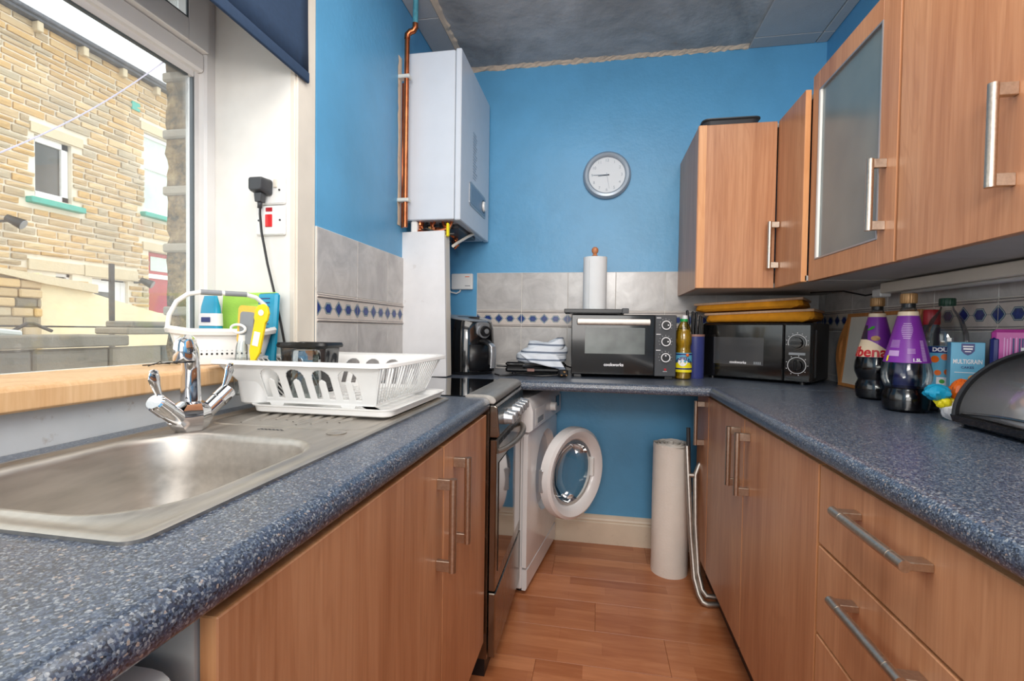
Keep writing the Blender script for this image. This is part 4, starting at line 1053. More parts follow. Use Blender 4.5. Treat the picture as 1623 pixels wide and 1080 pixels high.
# basin: top rim x +-.195, y +-.215 at z .11 ; base x +-.145, y +-.165 at z .012
TX, TY, BX, BY, H = .212, .212, .150, .165, .108
XBL, XBR = -.118, .178
def wall_pt(u, v, side):
    """u along the side 0..1, v height 0..1"""
    hy = BY+(TY-BY)*v; z = .010+(H-.010)*v; xl = XBL+(-TX-XBL)*v; xr = XBR+(TX-XBR)*v
    if side in 'NF':
        a, c = -.112, .158
        x = xl+(a-xl)*u/.2 if u < .2 else (a+(c-a)*(u-.2)/.7 if u < .9 else c+(xr-c)*(u-.9)/.1)
        return (x, -hy if side == 'N' else hy, z)
    if side == 'R': return (xr, -hy+2*hy*u, z)
    return (xl, -hy+2*hy*u, z)
def arch_side(side):
    """a side wall pierced by four arches with a finger rising in each"""
    b = B(); nu, nv = 220, 56; keep = {}
    def solid(u, v):
        if v < .10 or v > .93 or u < .2 or u > .9: return True
        c = (u-.2)/.7*4; k = int(c); f = (c-k)-.5; au = abs(f)
        if v > .14:
            top = .86; inside = (au < .36 and v < top-.22) or (v >= top-.22 and (au/.36)**2+((v-(top-.22))/.22)**2 < 1)
            if not inside: return True
            if v < .50 and au < .13: return True
            if v >= .50 and (au/.13)**2+((v-.50)/.10)**2 < 1: return True
            return False
        return au > .36 or au < .13
    vs = {}; V = []; Fc = []
    def vid(i, j):
        if (i, j) not in vs: vs[i, j] = len(V); V.append(wall_pt(i/nu, j/nv, side))
        return vs[i, j]
    for i in range(nu):
        for j in range(nv):
            if solid((i+.5)/nu, (j+.5)/nv): Fc.append((vid(i, j), vid(i+1, j), vid(i+1, j+1), vid(i, j+1)))
    b._add(V, Fc, True); return b
for sd in ('N', 'F'): arch_side(sd).obj('side_wall', M['white_plastic'], rk, solid=.0028)
for sd in ('R', 'L'):
    b = B()
    for i in range(23):
        u = .03+.94*i/22; p0, p1 = Vector(wall_pt(u, 0.0, sd)), Vector(wall_pt(u, 1, sd)); b.cyl(p0, p1, .0019, n=6)
    b.obj('slats', M['white_plastic'], rk, kind='stuff')
    b = B(); q = [wall_pt(0, v, sd) for v in (0, 1)]+[wall_pt(1, v, sd) for v in (1, 0)]; b.tube(q, .003, 8, closed=True); b.obj('slat_frame', M['white_plastic'], rk)
rim = lambda e, z: [(x, y, z) for x, y in rrect(0, 0, TX+e, TY+e, .022+e, 6)]
B().loops([rim(-.002, H-.004), rim(-.002, H+.004), rim(.010, H+.006), rim(.020, H+.003), rim(.022, H-.004), rim(.018, H-.006), rim(-.002, H-.004)], True).obj('rim', M['white_plastic'], rk)
b = B()
for i in range(13): x = XBL+(XBR-XBL)*i/12; b.box(x-.0025, x+.0025, -BY, BY, .008, .013)
for i in range(7): y_ = -BY+2*BY*i/6; b.box(XBL, XBR, y_-.0025, y_+.0025, .007, .012)
b.obj('base_grid', M['white_plastic'], rk)
for (x, y_) in ((-.08, -BY), (.11, -BY), (-.08, BY), (.11, BY)):
    b = B(); b.extr([(x-.022, .014), (x+.022, .014), (x+.018, .003), (x+.009, -.005), (x-.009, -.005), (x-.018, .003)], 'Y', y_-.002, y_+.002); b.obj('foot', M['white_plastic'], rk)
dt = thing('drip_tray', 'white plastic drip tray under the dish rack', 'tray', (-.645, 1.21, WT+.008))
tl = lambda e, z: [(x, y, z) for x, y in rrect(0, 0, .182+e, .195+e, .03+e, 6)]
B().loops([tl(-.012, 0), tl(-.003, .004), tl(0, .016), tl(.006, .018), tl(.007, .021), tl(.001, .021), tl(-.006, .018), tl(-.012, .005), tl(-.05, .004)], True, True, True).obj('tray', M['white_plastic'], dt)
# cutlery holder hanging off the near-left corner
ch = thing('cutlery_holder', 'white plastic cutlery pot standing in the left corner of the dish rack', 'pot', (-.838, 1.062, WT+.026))
pot = lambda sx, sy, z: [(x, y, z) for x, y in rrect(0, 0, sx, sy, .022, 6)]
B().loops([pot(.030, .030, 0), pot(.034, .034, .004), pot(.044, .040, .09), pot(.048, .044, .094), pot(.048, .044, .100), pot(.043, .039, .101), pot(.040, .036, .097), pot(.031, .031, .006), pot(.015, .015, .005)], True, True, True).obj('pot', M['white_plastic'], ch)
# brushes in the holder
yb = thing('dish_brush', 'bright yellow dish brush handle standing in the cutlery pot', 'brush', (-.838, 1.035, WT+.105), ry=math.radians(12), rx=0)
b = B(); prof = [(-.005, -.06), (-.007, .03), (-.014, .05), (-.0145, .125), (-.018, .132), (-.019, .15), (-.012, .165), (0, .170), (.012, .165), (.019, .15), (.018, .132), (.0145, .125), (.014, .05), (.007, .03), (.005, -.06)]
b.extr(prof, 'Y', -.004, .004); hd = b.obj('handle', M['yellow'], yb, bevel=.0015)
B().box(-.008, .008, -.0052, -.004, .065, .10).obj('label', M['white_print'], yb)
b = B(); b.lathe([(.0075, 0), (.0075, .0008), (0, .0008)], (0, -.0055, .148), 16, 'Y'); b.obj('hanging_hole', M['white_print'], yb)
cb_ = thing('soap_brush', 'clear-handled dish brush with a yellow sponge and grey pad, in the cutlery pot', 'brush', (-.876, 1.045, WT+.105), ry=math.radians(4))
b = B(); b.tube([(0, 0, -.06), (0, 0, .0), (0, 0, .06), (0, 0, .075)], .012, 16, radii=[.014, .015, .0135, .010]); b.obj('handle', M['glass'], cb_)
b = B(); b.tube([(0, 0, .05), (0, 0, .09)], .010, 12, radii=[.011, .009]); b.obj('liner', M['white_plastic'], cb_)
b = B(); b.tube([(.020*math.cos(2*PI*i/20)-.004, -.012, .105+.010*math.sin(2*PI*i/20)) for i in range(20)], .0032, 8, closed=True); b.obj('hanging_ring', M['white_plastic'], cb_)
b = B(); b.extr(rrect(.006, .115, .026, .048, .010, 5), 'Y', .004, .024); b.obj('sponge', M['sponge_y'], cb_)
b = B(); b.extr(rrect(.010, .108, .019, .040, .008, 5), 'Y', -.002, .005); b.obj('pad', M['grey'], cb_)
# tumbler and dark pot in the rack
tb = thing('glass_tumbler', 'clear glass tumbler upside down in the dish rack', 'glass', (-.722, 1.085, WT+.036))
b = B(); b.lathe([(.036, 0), (.037, .004), (.033, .115), (.031, .122), (.024, .124), (0, .124)], (0, 0, 0), 12, cap0=False); b.obj('bowl', M['tumbler'], tb, ang=20)
b = B(); b.lathe([(.033, .002), (.030, .108), (.0, .110)], (0, 0, 0), 12, cap0=False); b.obj('inner_wall', M['tumbler'], tb, ang=20)
dk = thing('utensil_pot', 'smoked dark plastic tub with a black rim in the dish rack', 'tub', (-.795, 1.215, WT+.036)); dk.scale = (.82, .8, 1)
tub = lambda s_, z: [(x*s_, y*s_, z) for x, y in rrect(0, 0, .088, .07, .028, 6)]
B().loops([tub(.80, 0), tub(.82, .004), tub(.93, .125), tub(.90, .125), tub(.78, .008), tub(.4, .007)], True, True, True).obj('tub', m_clear('smoked_tub', (.35, .36, .38), .5, .5, (.05, .05, .055), .1), dk)
B().loops([tub(.92, .122), tub(1.04, .124), tub(1.06, .130), tub(1.02, .137), tub(.90, .135), tub(.88, .126), tub(.92, .122)], True).obj('rim', M['black'], dk)

# ================================================================ SILL: BASKET AND PACKS
bk = thing('sink_caddy', 'white plastic basket with a hinged handle and rows of holes, on the window sill', 'basket', (-.992, 1.118, 1.033), rz=math.radians(-38)); bk.scale = (.9, .93, .98)
def bsk(sx, sy, z, wav=0):
    P = []
    for x, y in rrect(0, 0, sx, sy, .045, 7): P.append((x, y, z-wav*(1-abs(y)/sy)**1.0*(1 if abs(y) < sy else 0)))
    return P
b = B(); b.loops([bsk(.052, .095, 0), bsk(.058, .100, .004), bsk(.072, .122, .088, .006)], True, True, False); b.obj('tub', M['white_plastic'], bk, solid=.0025)
b = B(); b.loops([bsk(.069, .119, .085, .012), bsk(.069, .119, .100, .022), bsk(.079, .130, .103, .022), bsk(.083, .134, .096, .022), bsk(.081, .132, .085, .018), bsk(.069, .119, .085, .012)], True); b.obj('rim', M['white_plastic'], bk)
b = B()
for row in range(2):
    for i in range(15): y_ = -.085+.0121*i; z_ = .030+.0105*row; x = .0608+.0010*row+.0022; b.cyl((x-.003, y_, z_), (x+.0012, y_, z_), .0028, n=8)
b.obj('drain_holes', M['black'], bk)
hpth = [(.0, -.130, .095), (.004, -.126, .13), (.008, -.110, .165), (.010, -.085, .185), (.010, -.055, .192), (.010, .055, .192), (.010, .085, .185), (.008, .110, .165), (.004, .126, .13), (.0, .130, .080)]
B().tube(hpth, .006, 10).obj('handle', M['white_plastic'], bk)
for (a_, c_) in ((-.055, -.004), (.004, .06)): B().tube([(.010, a_, .192), (.010, c_, .192)], .0072, 12).obj('grip', M['grey'], bk)
sy = thing('sponge', 'yellow sponge lying inside the white basket', 'sponge', (-.99, 1.10, 1.085), rz=ra(-38))
B().box(-.03, .03, -.045, .045, 0, .04, .008).obj('sponge', M['sponge_y'], sy)
pk1 = thing('cloth_pack', 'blue and lime pack of sponge cloths leaning in the window corner behind the basket', 'packet', (-.995, 1.205, 1.034), rz=math.radians(-12), rx=ra(-4))
b = B(); b.box(-.115, .105, .0, .014, 0, .198, .006); b.obj('cloths', M['lime'], pk1, bevel=0)
b = B(); b.box(.035, .108, -.002, .016, 0, .196, .006); b.obj('wrapper', M['cyan'], pk1, 'turquoise wrapper end')
b = B()
for i in range(9): b.box(.042, .085, -.003, -.0018, .178-.012*i, .181-.012*i)
b.obj('print', M['navy_print'], pk1)
pk2 = thing('sachet', 'blue and white cleaning sachet tucked behind the basket by the window frame', 'packet', (-1.085, 1.180, 1.034), rz=math.radians(-8))
b = B(); b.loops([[(x*s1, y*s2, z) for x, y in rrect(0, 0, .036, .012, .011, 4)] for s1, s2, z in ((1, 1, 0), (1.04, 1.1, .09), (.86, .8, .155), (.66, .3, .185))], True, True, True); b.m = 1
b.loops([[(x*1.05*s_, y*1.18, z) for x, y in rrect(0, 0, .036, .012, .011, 4)] for z, s_ in ((.10, 1.0), (.135, .94))], True); b.obj('sachet', [M['cyan'], M['white_print']], pk2)
b = B(); b.box(-.018, .016, -.0165, -.0145, .110, .124, .001); b.obj('badge', M['navy_print'], pk2)

# ================================================================ AIR FRYER
af = thing('air_fryer', 'glossy black air fryer with a round dial and pull-out basket handle', 'air fryer', (-.628, 2.262, WT), rz=math.radians(52)); af.scale = (1.13, 1.13, 1.06)
# local front = -Y
def afl(z, s_, dy=0): return [(x*s_, y*s_+dy, z) for x, y in rrect(0, 0, .108, .108, .085, 8)]
def slant(P, k): return [(x, y, z+k*(y)) for x, y, z in P]
b = B(); b.loops([afl(0.008, .96), afl(.014, 1.0), afl(.13, 1.0), afl(.20, .95), slant(afl(.246, .89), .16), slant(afl(.252, .86), .16)], True, True, True); b.obj('body', M['black_gloss'], af)
b = B(); b.loops([slant(afl(.2525, .87), .16), slant(afl(.257, .84), .16), slant(afl(.259, .70), .16)], True, False, True); lid_ = b.obj('top_plate', M['silver'], af)
b = B(); b.loops([afl(0, .90), afl(.009, .93)], True, True, True); b.obj('base', M['black'], af)
b = B(); b.loops([[(x, y, z) for x, y in [(-.07, -.085), (-.06, -.1005), (-.03, -.1105), (.03, -.1105), (.06, -.1005), (.07, -.085)]] for z in (.02, .135)], False, smooth=True); b.obj('basket_front', M['black'], af, solid=.004)
b = B(); b.extr(rrect(0, .205, .034, .030, .015, 4), 'Y', -.108, -.088); b.obj('dial_plate', M['silver'], af, bevel=.003)
b = B(); b.cyl((0, -.108, .195), (0, -.116, .195), .031, n=28); b.m = 1; b.cyl((0, -.116, .195), (0, -.128, .195), .024, .022, 24); b.m = 0; b.cyl((0, -.128, .195), (0, -.131, .195), .011, n=20); b.obj('dial', [M['silver'], M['black']], af)
b = B(); b.tube([(0, -.104, .150), (0, -.135, .146), (0, -.158, .132), (0, -.163, .10), (0, -.160, .05)], .014, 12, radii=[.017, .016, .015, .0145, .013], flat=(1.1, .75)); b.obj('handle', M['black'], af)
b = B(); b.tube([(0, -.160, .140), (0, -.174, .128), (0, -.177, .10), (0, -.172, .035)], .012, 12, flat=(1.15, .35)); b.obj('handle_trim', M['silver'], af, 'silver handle cover')
b = B(); b.box(-.05, .05, .0, .04, .245, .262, .004); b.obj('vent_block', M['black'], af)
kt = thing('bottle_opener', 'small dark utensil with a silver end lying on the air fryer top', 'utensil', (-.585, 2.235, WT+.262), rz=ra(20))
B().tube([(-.05, .02, -.004), (-.02, .0, .004), (.02, -.01, .006)], .009, 10).obj('handle', M['black'], kt); B().tube([(.02, -.01, .006), (.05, -.015, .002), (.07, -.01, -.012)], .011, 10, flat=(1, .5)).obj('end', M['silver'], kt)

# ================================================================ GRILL UNDER TOWEL
gp = thing('sandwich_press', 'flat black electric grill under the folded tea towel', 'sandwich press', (-.30, 2.33, WT), rz=ra(4))
B().box(-.14, .15, -.09, .11, .012, .040, .010).obj('base', M['black'], gp); B().box(-.14, .15, -.09, .11, .042, .062, .008).obj('lid', M['black_gloss'], gp)
B().box(-.035, .0, -.092, -.0895, .018, .032, .001).obj('badge', M['taupe'], gp)
for x in (-.10, .11): B().cyl((x, -.07, 0), (x, -.07, .013), .008, n=10).obj('foot', M['black'], gp)
B().tube([(-.05, -.085, .045), (-.05, -.11, .045), (.05, -.11, .045), (.05, -.085, .045)], .006, 8).obj('handle', M['dark_grey'], gp)
tw = thing('tea_towel', 'folded white tea towel with blue stripes lying in a heap on the grill', 'towel', (-.275, 2.32, WT+.058), rz=ra(3), ry=ra(0))
def towel_fn(k, zb, hh, sx, sy, ox, tilt):
    def f(u, v):
        a = 2*PI*u; x = sx*math.cos(a); y = sy*math.sin(a)
        return x, y
    return f
for k, (ox, z0, hh, sx, sy, t_) in enumerate(((.0, .0, .056, .128, .10, .0), (.014, .026, .056, .120, .094, .14), (.030, .052, .054, .096, .084, .26))):
    rt = random.Random(k+3); ph = rt.random()*6; b = B(); L = []
    for (s_, zf) in ((.86, 0), (.98, .16), (1.02, .42), (1.0, .7), (.92, .92), (.6, 1.0), (.2, 1.02)):
        row = []
        for i in range(44):
            a = 2*PI*i/44; ca, sa = math.cos(a), math.sin(a); q = 1+.05*math.sin(3*a+ph)+.025*math.sin(7*a+ph*2)
            se = (abs(ca)**3+abs(sa)**3)**(-1/3)
            x = sx*ca*s_*q*se*.92+ox; y = sy*sa*s_*q*se*.92
            row.append((x, y, z0+zf*hh+t_*(x-ox)*.45+.004*math.sin(5*a+ph)*zf+(.010*math.sin(x*40+ph)*(zf > .8))))
        L.append(row)
    b.loops(L, True, True, True); b.obj('fold', M['towel'], tw)
b = B(); b.grid(lambda u, v: (-.09+.17*u+.05*v, -.105-.012*v+.004*math.sin(u*12), .045-.075*v*(.5+.5*u)+.0*u), 14, 6); b.obj('hanging_corner', M['towel'], tw, solid=.004)
# plugs and cables on the worktop
pl = thing('loose_plug', 'black three-pin plug lying on the worktop beside the small oven', 'plug', (-.155, 2.195, WT), rz=ra(15))
B().box(-.022, .022, -.018, .018, .004, .036, .006).obj('body', M['black'], pl)
for x in (-.012, .010): B().box(x-.003, x+.003, -.036, -.018, .010, .014).obj('pin', M['gold_cap'], pl)
B().box(-.004, .004, -.040, -.018, .024, .030).obj('pin', M['gold_cap'], pl)
tag(B().tube([(-.47, 2.17, .925), (-.44, 2.14, .923), (-.41, 2.15, .923), (-.37, 2.20, .923), (-.33, 2.19, .923), (-.25, 2.17, .923), (-.20, 2.19, .925), (-.17, 2.20, .928)], .004, 8).obj('cable', M['black']), 'black cable trailing across the worktop in front of the grill', 'cable')
tag(B().tube([(-.49, 2.30, .955), (-.45, 2.31, .952), (-.43, 2.26, .955), (-.41, 2.29, .965), (-.40, 2.27, .945), (-.43, 2.24, .935), (-.38, 2.28, .96), (-.36, 2.30, .95)], .0045, 8).obj('cable', M['black']), 'twisted black flex between air fryer and grill', 'cable')
tag(B().tube([(-.16, 2.31, .965), (-.13, 2.32, .955), (-.10, 2.40, .945)], .004, 8).obj('cable', M['black']), 'short black cable running behind the small oven', 'cable')

# ================================================================ MINI OVEN
mo = thing('mini_oven', 'black countertop mini oven with three ringed dials and a steel handle', 'oven', (-.120, 2.218, WT), rz=ra(2.5))
OW, OH = .468, .292
B().box(0, OW, .004, .30, .014, OH, .006).obj('body', M['black'], mo)
B().box(.0, .372, -.010, .006, .016, OH-.002, .003).obj('door', M['black_gloss'], mo)
dr = [c for c in mo.children if c.name.startswith('door')][0]
B().box(.062, .330, -.0108, -.0095, .112, .232, .0).obj('window', plain('greasy_oven_window', (118, 124, 122), .18, var=.35, vscale=8), dr)
b = B(); b.tube([(.030, -.012, .256), (.028, -.036, .257), (.03, -.042, .257), (.345, -.042, .257), (.347, -.036, .257), (.345, -.012, .256)], .010, 12, flat=(.45, 1.4)); b.obj('handle', M['steel'], dr)
text_obj('maker_name', 'cookworks', .0195, M['white_print'], dr, lambda x, y, z: (.193+x, -.0108-z, .062+y), bold=.0006)
B().box(.374, OW, -.008, .006, .014, OH-.001, .003).obj('control_panel', M['dark_grey'], mo)
cpn = [c for c in mo.children if c.name.startswith('control_panel')][0]
for i, zk in enumerate((.246, .172, .100)):
    b = B(); b.m = 0; b.cyl((.421, -.008, zk), (.421, -.020, zk), .021, .019, 26); b.m = 1
    b.lathe([(.0165, 0), (.0165, -.0012), (.0205, -.0012), (.0205, 0)], (.421, -.0200, zk), 28, 'Y', cap0=False, cap1=False)
    b.m = 1; an = (0, 0, PI/2)[i]; b.box(.421+.009*math.cos(an)-.003, .421+.009*math.cos(an)+.003, -.0225, -.020, zk+.009*math.sin(an)-.003, zk+.009*math.sin(an)+.003)
    b.obj('dial', [M['black'], M['white_print']], mo)
    b = B()
    for q in range(9):
        a = -PI*.15+q*PI*1.3/8; b.box(.421+.028*math.cos(a)-.001, .421+.028*math.cos(a)+.001, -.0086, -.0078, zk+.028*math.sin(a)-.001, zk+.028*math.sin(a)+.001)
    b.box(.380, .400, -.0086, -.0078, zk+.031, zk+.034); b.obj('scale_marks', M['white_print'], cpn)
B().cyl((.421, -.008, .046), (.421, -.014, .046), .0055, n=14).obj('indicator', M['dark_red'], mo)
B().box(.412, .430, -.0086, -.0078, .036, .038).obj('indicator_text', M['white_print'], cpn)
for (x, y_) in ((.03, .02), (.44, .02), (.03, .27), (.44, .27)): B().box(x-.018, x+.018, y_-.012, y_+.012, 0, .016, .002).obj('foot', M['black'], mo)
gt = thing('grill_tray', 'black wire-handled grill tray lying on the mini oven under the kitchen roll', 'tray', (-.155, 2.215, WT+OH+.0025), rz=ra(2.5))
b = B(); b.box(.03, .255, .0, .20, .002, .006); b.box(.0, .29, -.004, .004, .004, .022, .002); b.box(.0, .29, .196, .204, .004, .022, .002); b.extr([(0, .022), (.03, .004), (.036, .004), (.006, .022)], 'Y', 0, .2); b.extr([(.29, .022), (.26, .004), (.254, .004), (.284, .022)], 'Y', 0, .2); b.obj('tray', M['black'], gt)
B().box(.262, .292, -.010, .006, .002, .026, .002).obj('tray_clip', M['dark_grey'], gt)
kr = thing('kitchen_roll', 'white kitchen roll on a wooden holder, on top of the mini oven', 'kitchen roll', (-.020, 2.30, WT+OH+.010))
b = B(); L = []
for z_ in (.0, .262):
    row = []
    for i in range(49):
        a = -PI*.62-2*PI*i/48; r_ = .052+.008*i/48; row.append((r_*math.cos(a), r_*math.sin(a), z_))
    L.append(row)
L = [[(x, y, z-(.010 if (z > .1 and i > 38) else 0)*(i-38)/10) for i, (x, y, z) in enumerate(r_)] for r_ in L]
b.loops(L, False, smooth=True); b.lathe([(.052, .262), (.020, .262), (.020, .25)], (0, 0, 0), 32, cap0=False, cap1=False); b.lathe([(.052, .001), (.0, .001)], (0, 0, 0), 32, cap0=False); b.lathe([(.052, 0), (.052, .262)], (0, 0, 0), 32, cap0=False, cap1=False)
b.obj('paper', M['paper'], kr, fix=False)
b = B(); b.lathe([(.009, .0), (.009, .268), (.014, .270), (.011, .275), (.008, .279), (.012, .283), (.0165, .293), (.0150, .304), (.008, .311), (0, .313)], (0, 0, 0), 18); b.obj('spindle', M['knob_wood'], kr)
B().lathe([(0, 0), (.05, 0), (.05, .004), (0, .004)], (0, 0, -.002), 24).obj('base', M['knob_wood'], kr)

# ================================================================ CLOCK
cl = thing('wall_clock', 'round wall clock with a grey rim and white face on the blue wall', 'clock', (.032, YB, 1.949))
b = B(); b.lathe([(.0, 0), (.118, 0), (.124, -.008), (.122, -.018), (.112, -.028), (.100, -.030), (.094, -.026), (.093, -.016), (.0, -.016)], (0, 0, 0), 48, 'Y'); b.m = 0; b.obj('rim', plain('silver_grey_rim', (158, 170, 182), .3, .2), cl)
B().lathe([(.0, -.0165), (.0925, -.0165), (.0925, -.0155), (0, -.0155)], (0, 0, 0), 40, 'Y').obj('face', M['clockface'], cl)
pale = plain('pale_clock_numerals', (140, 152, 166), .4)
for h in range(1, 13):
    a = PI/2-2*PI*h/12; cx, cz = .076*math.cos(a), .076*math.sin(a)
    text_obj('numeral', str(h), .021, pale, cl, lambda x, y, z, cx=cx, cz=cz: (cx+x, -.0168-z*.5, cz+y))
def hand(ln, w_, ang, mt): 
    b = B(); d_ = (math.sin(ang), math.cos(ang)); n_ = (d_[1], -d_[0])
    P = [(-d_[0]*.012+n_[0]*w_, -d_[1]*.012+n_[1]*w_), (d_[0]*ln+n_[0]*w_*.5, d_[1]*ln+n_[1]*w_*.5), (d_[0]*ln-n_[0]*w_*.5, d_[1]*ln-n_[1]*w_*.5), (-d_[0]*.012-n_[0]*w_, -d_[1]*.012-n_[1]*w_)]
    b.extr(P, 'Y', -.0195, -.0185); return b.obj('hand', mt, cl)
hc = plain('grey_clock_hands', (96, 112, 130), .4)
hand(.070, .0024, 2*PI*.752, hc); hand(.045, .003, 2*PI*.735, hc); hand(.072, .0008, 2*PI*.47, pale)
B().cyl((0, -.017, 0), (0, -.021, 0), .004, n=14).obj('boss', hc, cl)
# ================================================================ OIL, KNIVES
def wrap(cx, cy, rfun, z0, a0):
    """text x -> angle round a vertical axis, y -> height"""
    def f(x, y, z): r_ = rfun(z0+y)+.0006+z; a = a0+x/r_; return (cx+r_*math.cos(a), cy+r_*math.sin(a), z0+y)
    return f
ol = thing('oil_bottle', 'clear bottle of yellow cooking oil with a green and white cap', 'bottle', (.388, 2.285, WT))
prof = [(.0, .0), (.030, 0), (.036, .006), (.0375, .02), (.0365, .035), (.0375, .05), (.0375, .12), (.032, .135), (.0315, .150), (.0355, .162), (.0365, .19), (.034, .215), (.025, .245), (.014, .262), (.0135, .268)]
B().lathe(prof, (0, 0, 0), 32, cap0=False, cap1=False).obj('bottle', M['oil'], ol)
t = NT('yellow_oil'); t.col(S(236, 218, 130)); t.p(.1, 0, .5, .4); t.b.inputs['Transmission Weight'].default_value = .7; t.b.inputs['IOR'].default_value = 1.2; M['oil_liq'] = t.m
B().lathe([(0, .002), (.033, .004), (.035, .04), (.035, .12), (.0295, .136), (.029, .15), (.033, .163), (.034, .19), (.032, .21), (.026, .228), (0, .228)], (0, 0, 0), 28).obj('oil', M['oil_liq'], ol)
b = B(); b.m = 0; b.lathe([(.0382, .034), (.0382, .122)], (0, 0, 0), 36, cap0=False, cap1=False); b.m = 1; b.lathe([(.0384, .034), (.0384, .078)], (0, 0, 0), 36, cap0=False, cap1=False)
b.m = 2; b.lathe([(.0386, .046), (.0386, .053)], (0, 0, 0), 36, cap0=False, cap1=False); b.lathe([(.0386, .112), (.0386, .118)], (0, 0, 0), 36, cap0=False, cap1=False)
lb = b.obj('label', [M['sky_print'], M['yellow_print'], M['navy_print']], ol)
b = B(); a_ = -PI/2-.1; b.lathe([(.0, 0), (.021, 0)], (0, 0, 0), 24, 'Y', cap0=False); 
me = b; VV = [(wrap(0, 0, lambda z: .0384, .083, a_-.12)(x, z, .0)) for x, y, z in b.v]; b.v = VV; b.obj('roundel', M['white_print'], lb, fix=False)
text_obj('label_text', 'ENFIELDS', .019, M['navy_print'], lb, lambda x, y, z: wrap(0, 0, lambda q: .0388, .097-(x+.004)**2*14+y, a_+.05)(x, 0, z), bold=.0008)
B().ball(wrap(0, 0, lambda z: .037, .112, a_+.42)(0, 0, 0), .008, 10, 1, 1, 1).obj('flower_print', M['orange'], lb)
b = B(); b.m = 0; b.cyl((0, 0, .264), (0, 0, .276), .017, n=24); b.m = 1; b.cyl((.004, 0, .274), (.004, 0, .292), .013, .011, 24); b.obj('cap', [M['green'], M['white_print']], ol)

kb = thing('knife_holder', 'tall blue cylindrical knife holder with black knife handles, left of the microwave', 'knife block', (.452, 2.36, WT))
B().lathe([(0, 0), (.040, 0), (.042, .004), (.042, .20), (0, .20)], (0, 0, 0), 28).obj('holder', M['knife_blue'], kb)
B().lathe([(.0425, .196), (.0435, .200), (.0425, .206), (.036, .206), (.0, .203)], (0, 0, 0), 28, cap0=False).obj('rim', M['taupe'], kb)
for i, (x, y_, h, tx) in enumerate(((-.028, -.008, .13, -.09), (-.014, -.02, .11, -.03), (.0, -.012, .12, .0), (.012, -.024, .105, .04), (.024, .0, .10, .05), (-.008, .016, .125, -.02))):
    kn = thing('knife', ['leftmost', 'second from the left', 'third from the left', 'slanted fourth', 'rightmost', 'rearmost'][i]+' of the black knife handles in the blue holder', 'knife', (.452+x, 2.36+y_, WT+.19), ry=tx, group='knives in the blue holder')
    B().box(-.006, .006, -.009, .009, .012, h, .004).obj('handle', M['black'], kn); B().box(-.0008, .0008, -.009, .009, -.12, .015).obj('blade', M['steel'], kn)

# ================================================================ MICROWAVE AND LAP TRAYS
MR = ra(-34.5); MW, MH, MD = .458, .262, .30
mw = thing('microwave', 'black microwave oven with two round dials, turned across the corner', 'microwave', (.497, 2.415, WT), rz=MR)
B().box(0, MW, .012, MD, .010, MH, .005).obj('casing', M['black'], mw)
b = B(); b.box(.002, .352, -.008, .011, .012, MH-.006, .004); dr = b.obj('door', M['black_gloss'], mw)
t = NT('microwave_mesh_window'); t.col(S(64, 64, 66)); t.p(.12, 0, .5, .5); M['mwwin'] = t.m
B().box(.058, .275, -.0088, -.0075, .072, .196, .0).obj('window', M['mwwin'], dr)
text_obj('maker_name', 'cookworks', .016, M['white_print'], dr, lambda x, y, z: (.168+x, -.0092-z, .082+y), bold=.0004)
b = B()
for i in range(4): b.box(.236+.008*i, .241+.008*i, -.0094, -.0088, .076, .088)
b.obj('rating_mark', M['grey'], dr)
b = B(); b.box(.356, MW-.002, -.008, .011, .012, MH-.006, .004); cpn = b.obj('control_panel', M['black_gloss'], mw)
for zk, ho in ((.178, 0), (.082, 1)):
    b = B(); b.cyl((.405, -.008, zk), (.405, -.014, zk), .031, .030, 28); b.cyl((.405, -.014, zk), (.405, -.024, zk), .024, .021, 24); b.box(.400, .410, -.034, -.020, zk-.022, zk+.022, .003) if ho else b.box(.384, .426, -.032, -.020, zk-.006, zk+.004, .003); b.obj('dial', M['black_gloss'], mw)
    b = B(); a0 = -.5 if not ho else -PI; 
    P = [(.405+.034*math.cos(a), zk+.034*math.sin(a)) for a in [(-.35+q*(PI+.7)/28) if not ho else q*2*PI/28 for q in range(29)]]
    b.tube([(x, -.0085, z) for x, z in P], .0012, 6)
    for q in range(9): a = -.2+q*(PI+.4)/8 if not ho else 2*PI*q/9; b.box(.405+.041*math.cos(a)-.0014, .405+.041*math.cos(a)+.0014, -.0088, -.0078, zk+.041*math.sin(a)-.0014, zk+.041*math.sin(a)+.0014)
    b.obj('scale_ring', M['white_print'], cpn)
B().box(.374, .436, -.0088, -.0078, .126, .136).obj('caption', M['grey'], cpn)
b = B(); b.box(MW-.001, MW+.0015, .05, MD-.02, .03, MH-.03, .0); b.box(MW-.001, MW+.003, .06, .064, .03, MH-.03); b.obj('side_pressing', M['black'], mw)
for (x, y_) in ((.04, .03), (MW-.04, .03), (.04, MD-.03), (MW-.04, MD-.03)): B().cyl((x, y_, 0), (x, y_, .012), .012, n=12).obj('foot', M['black'], mw)
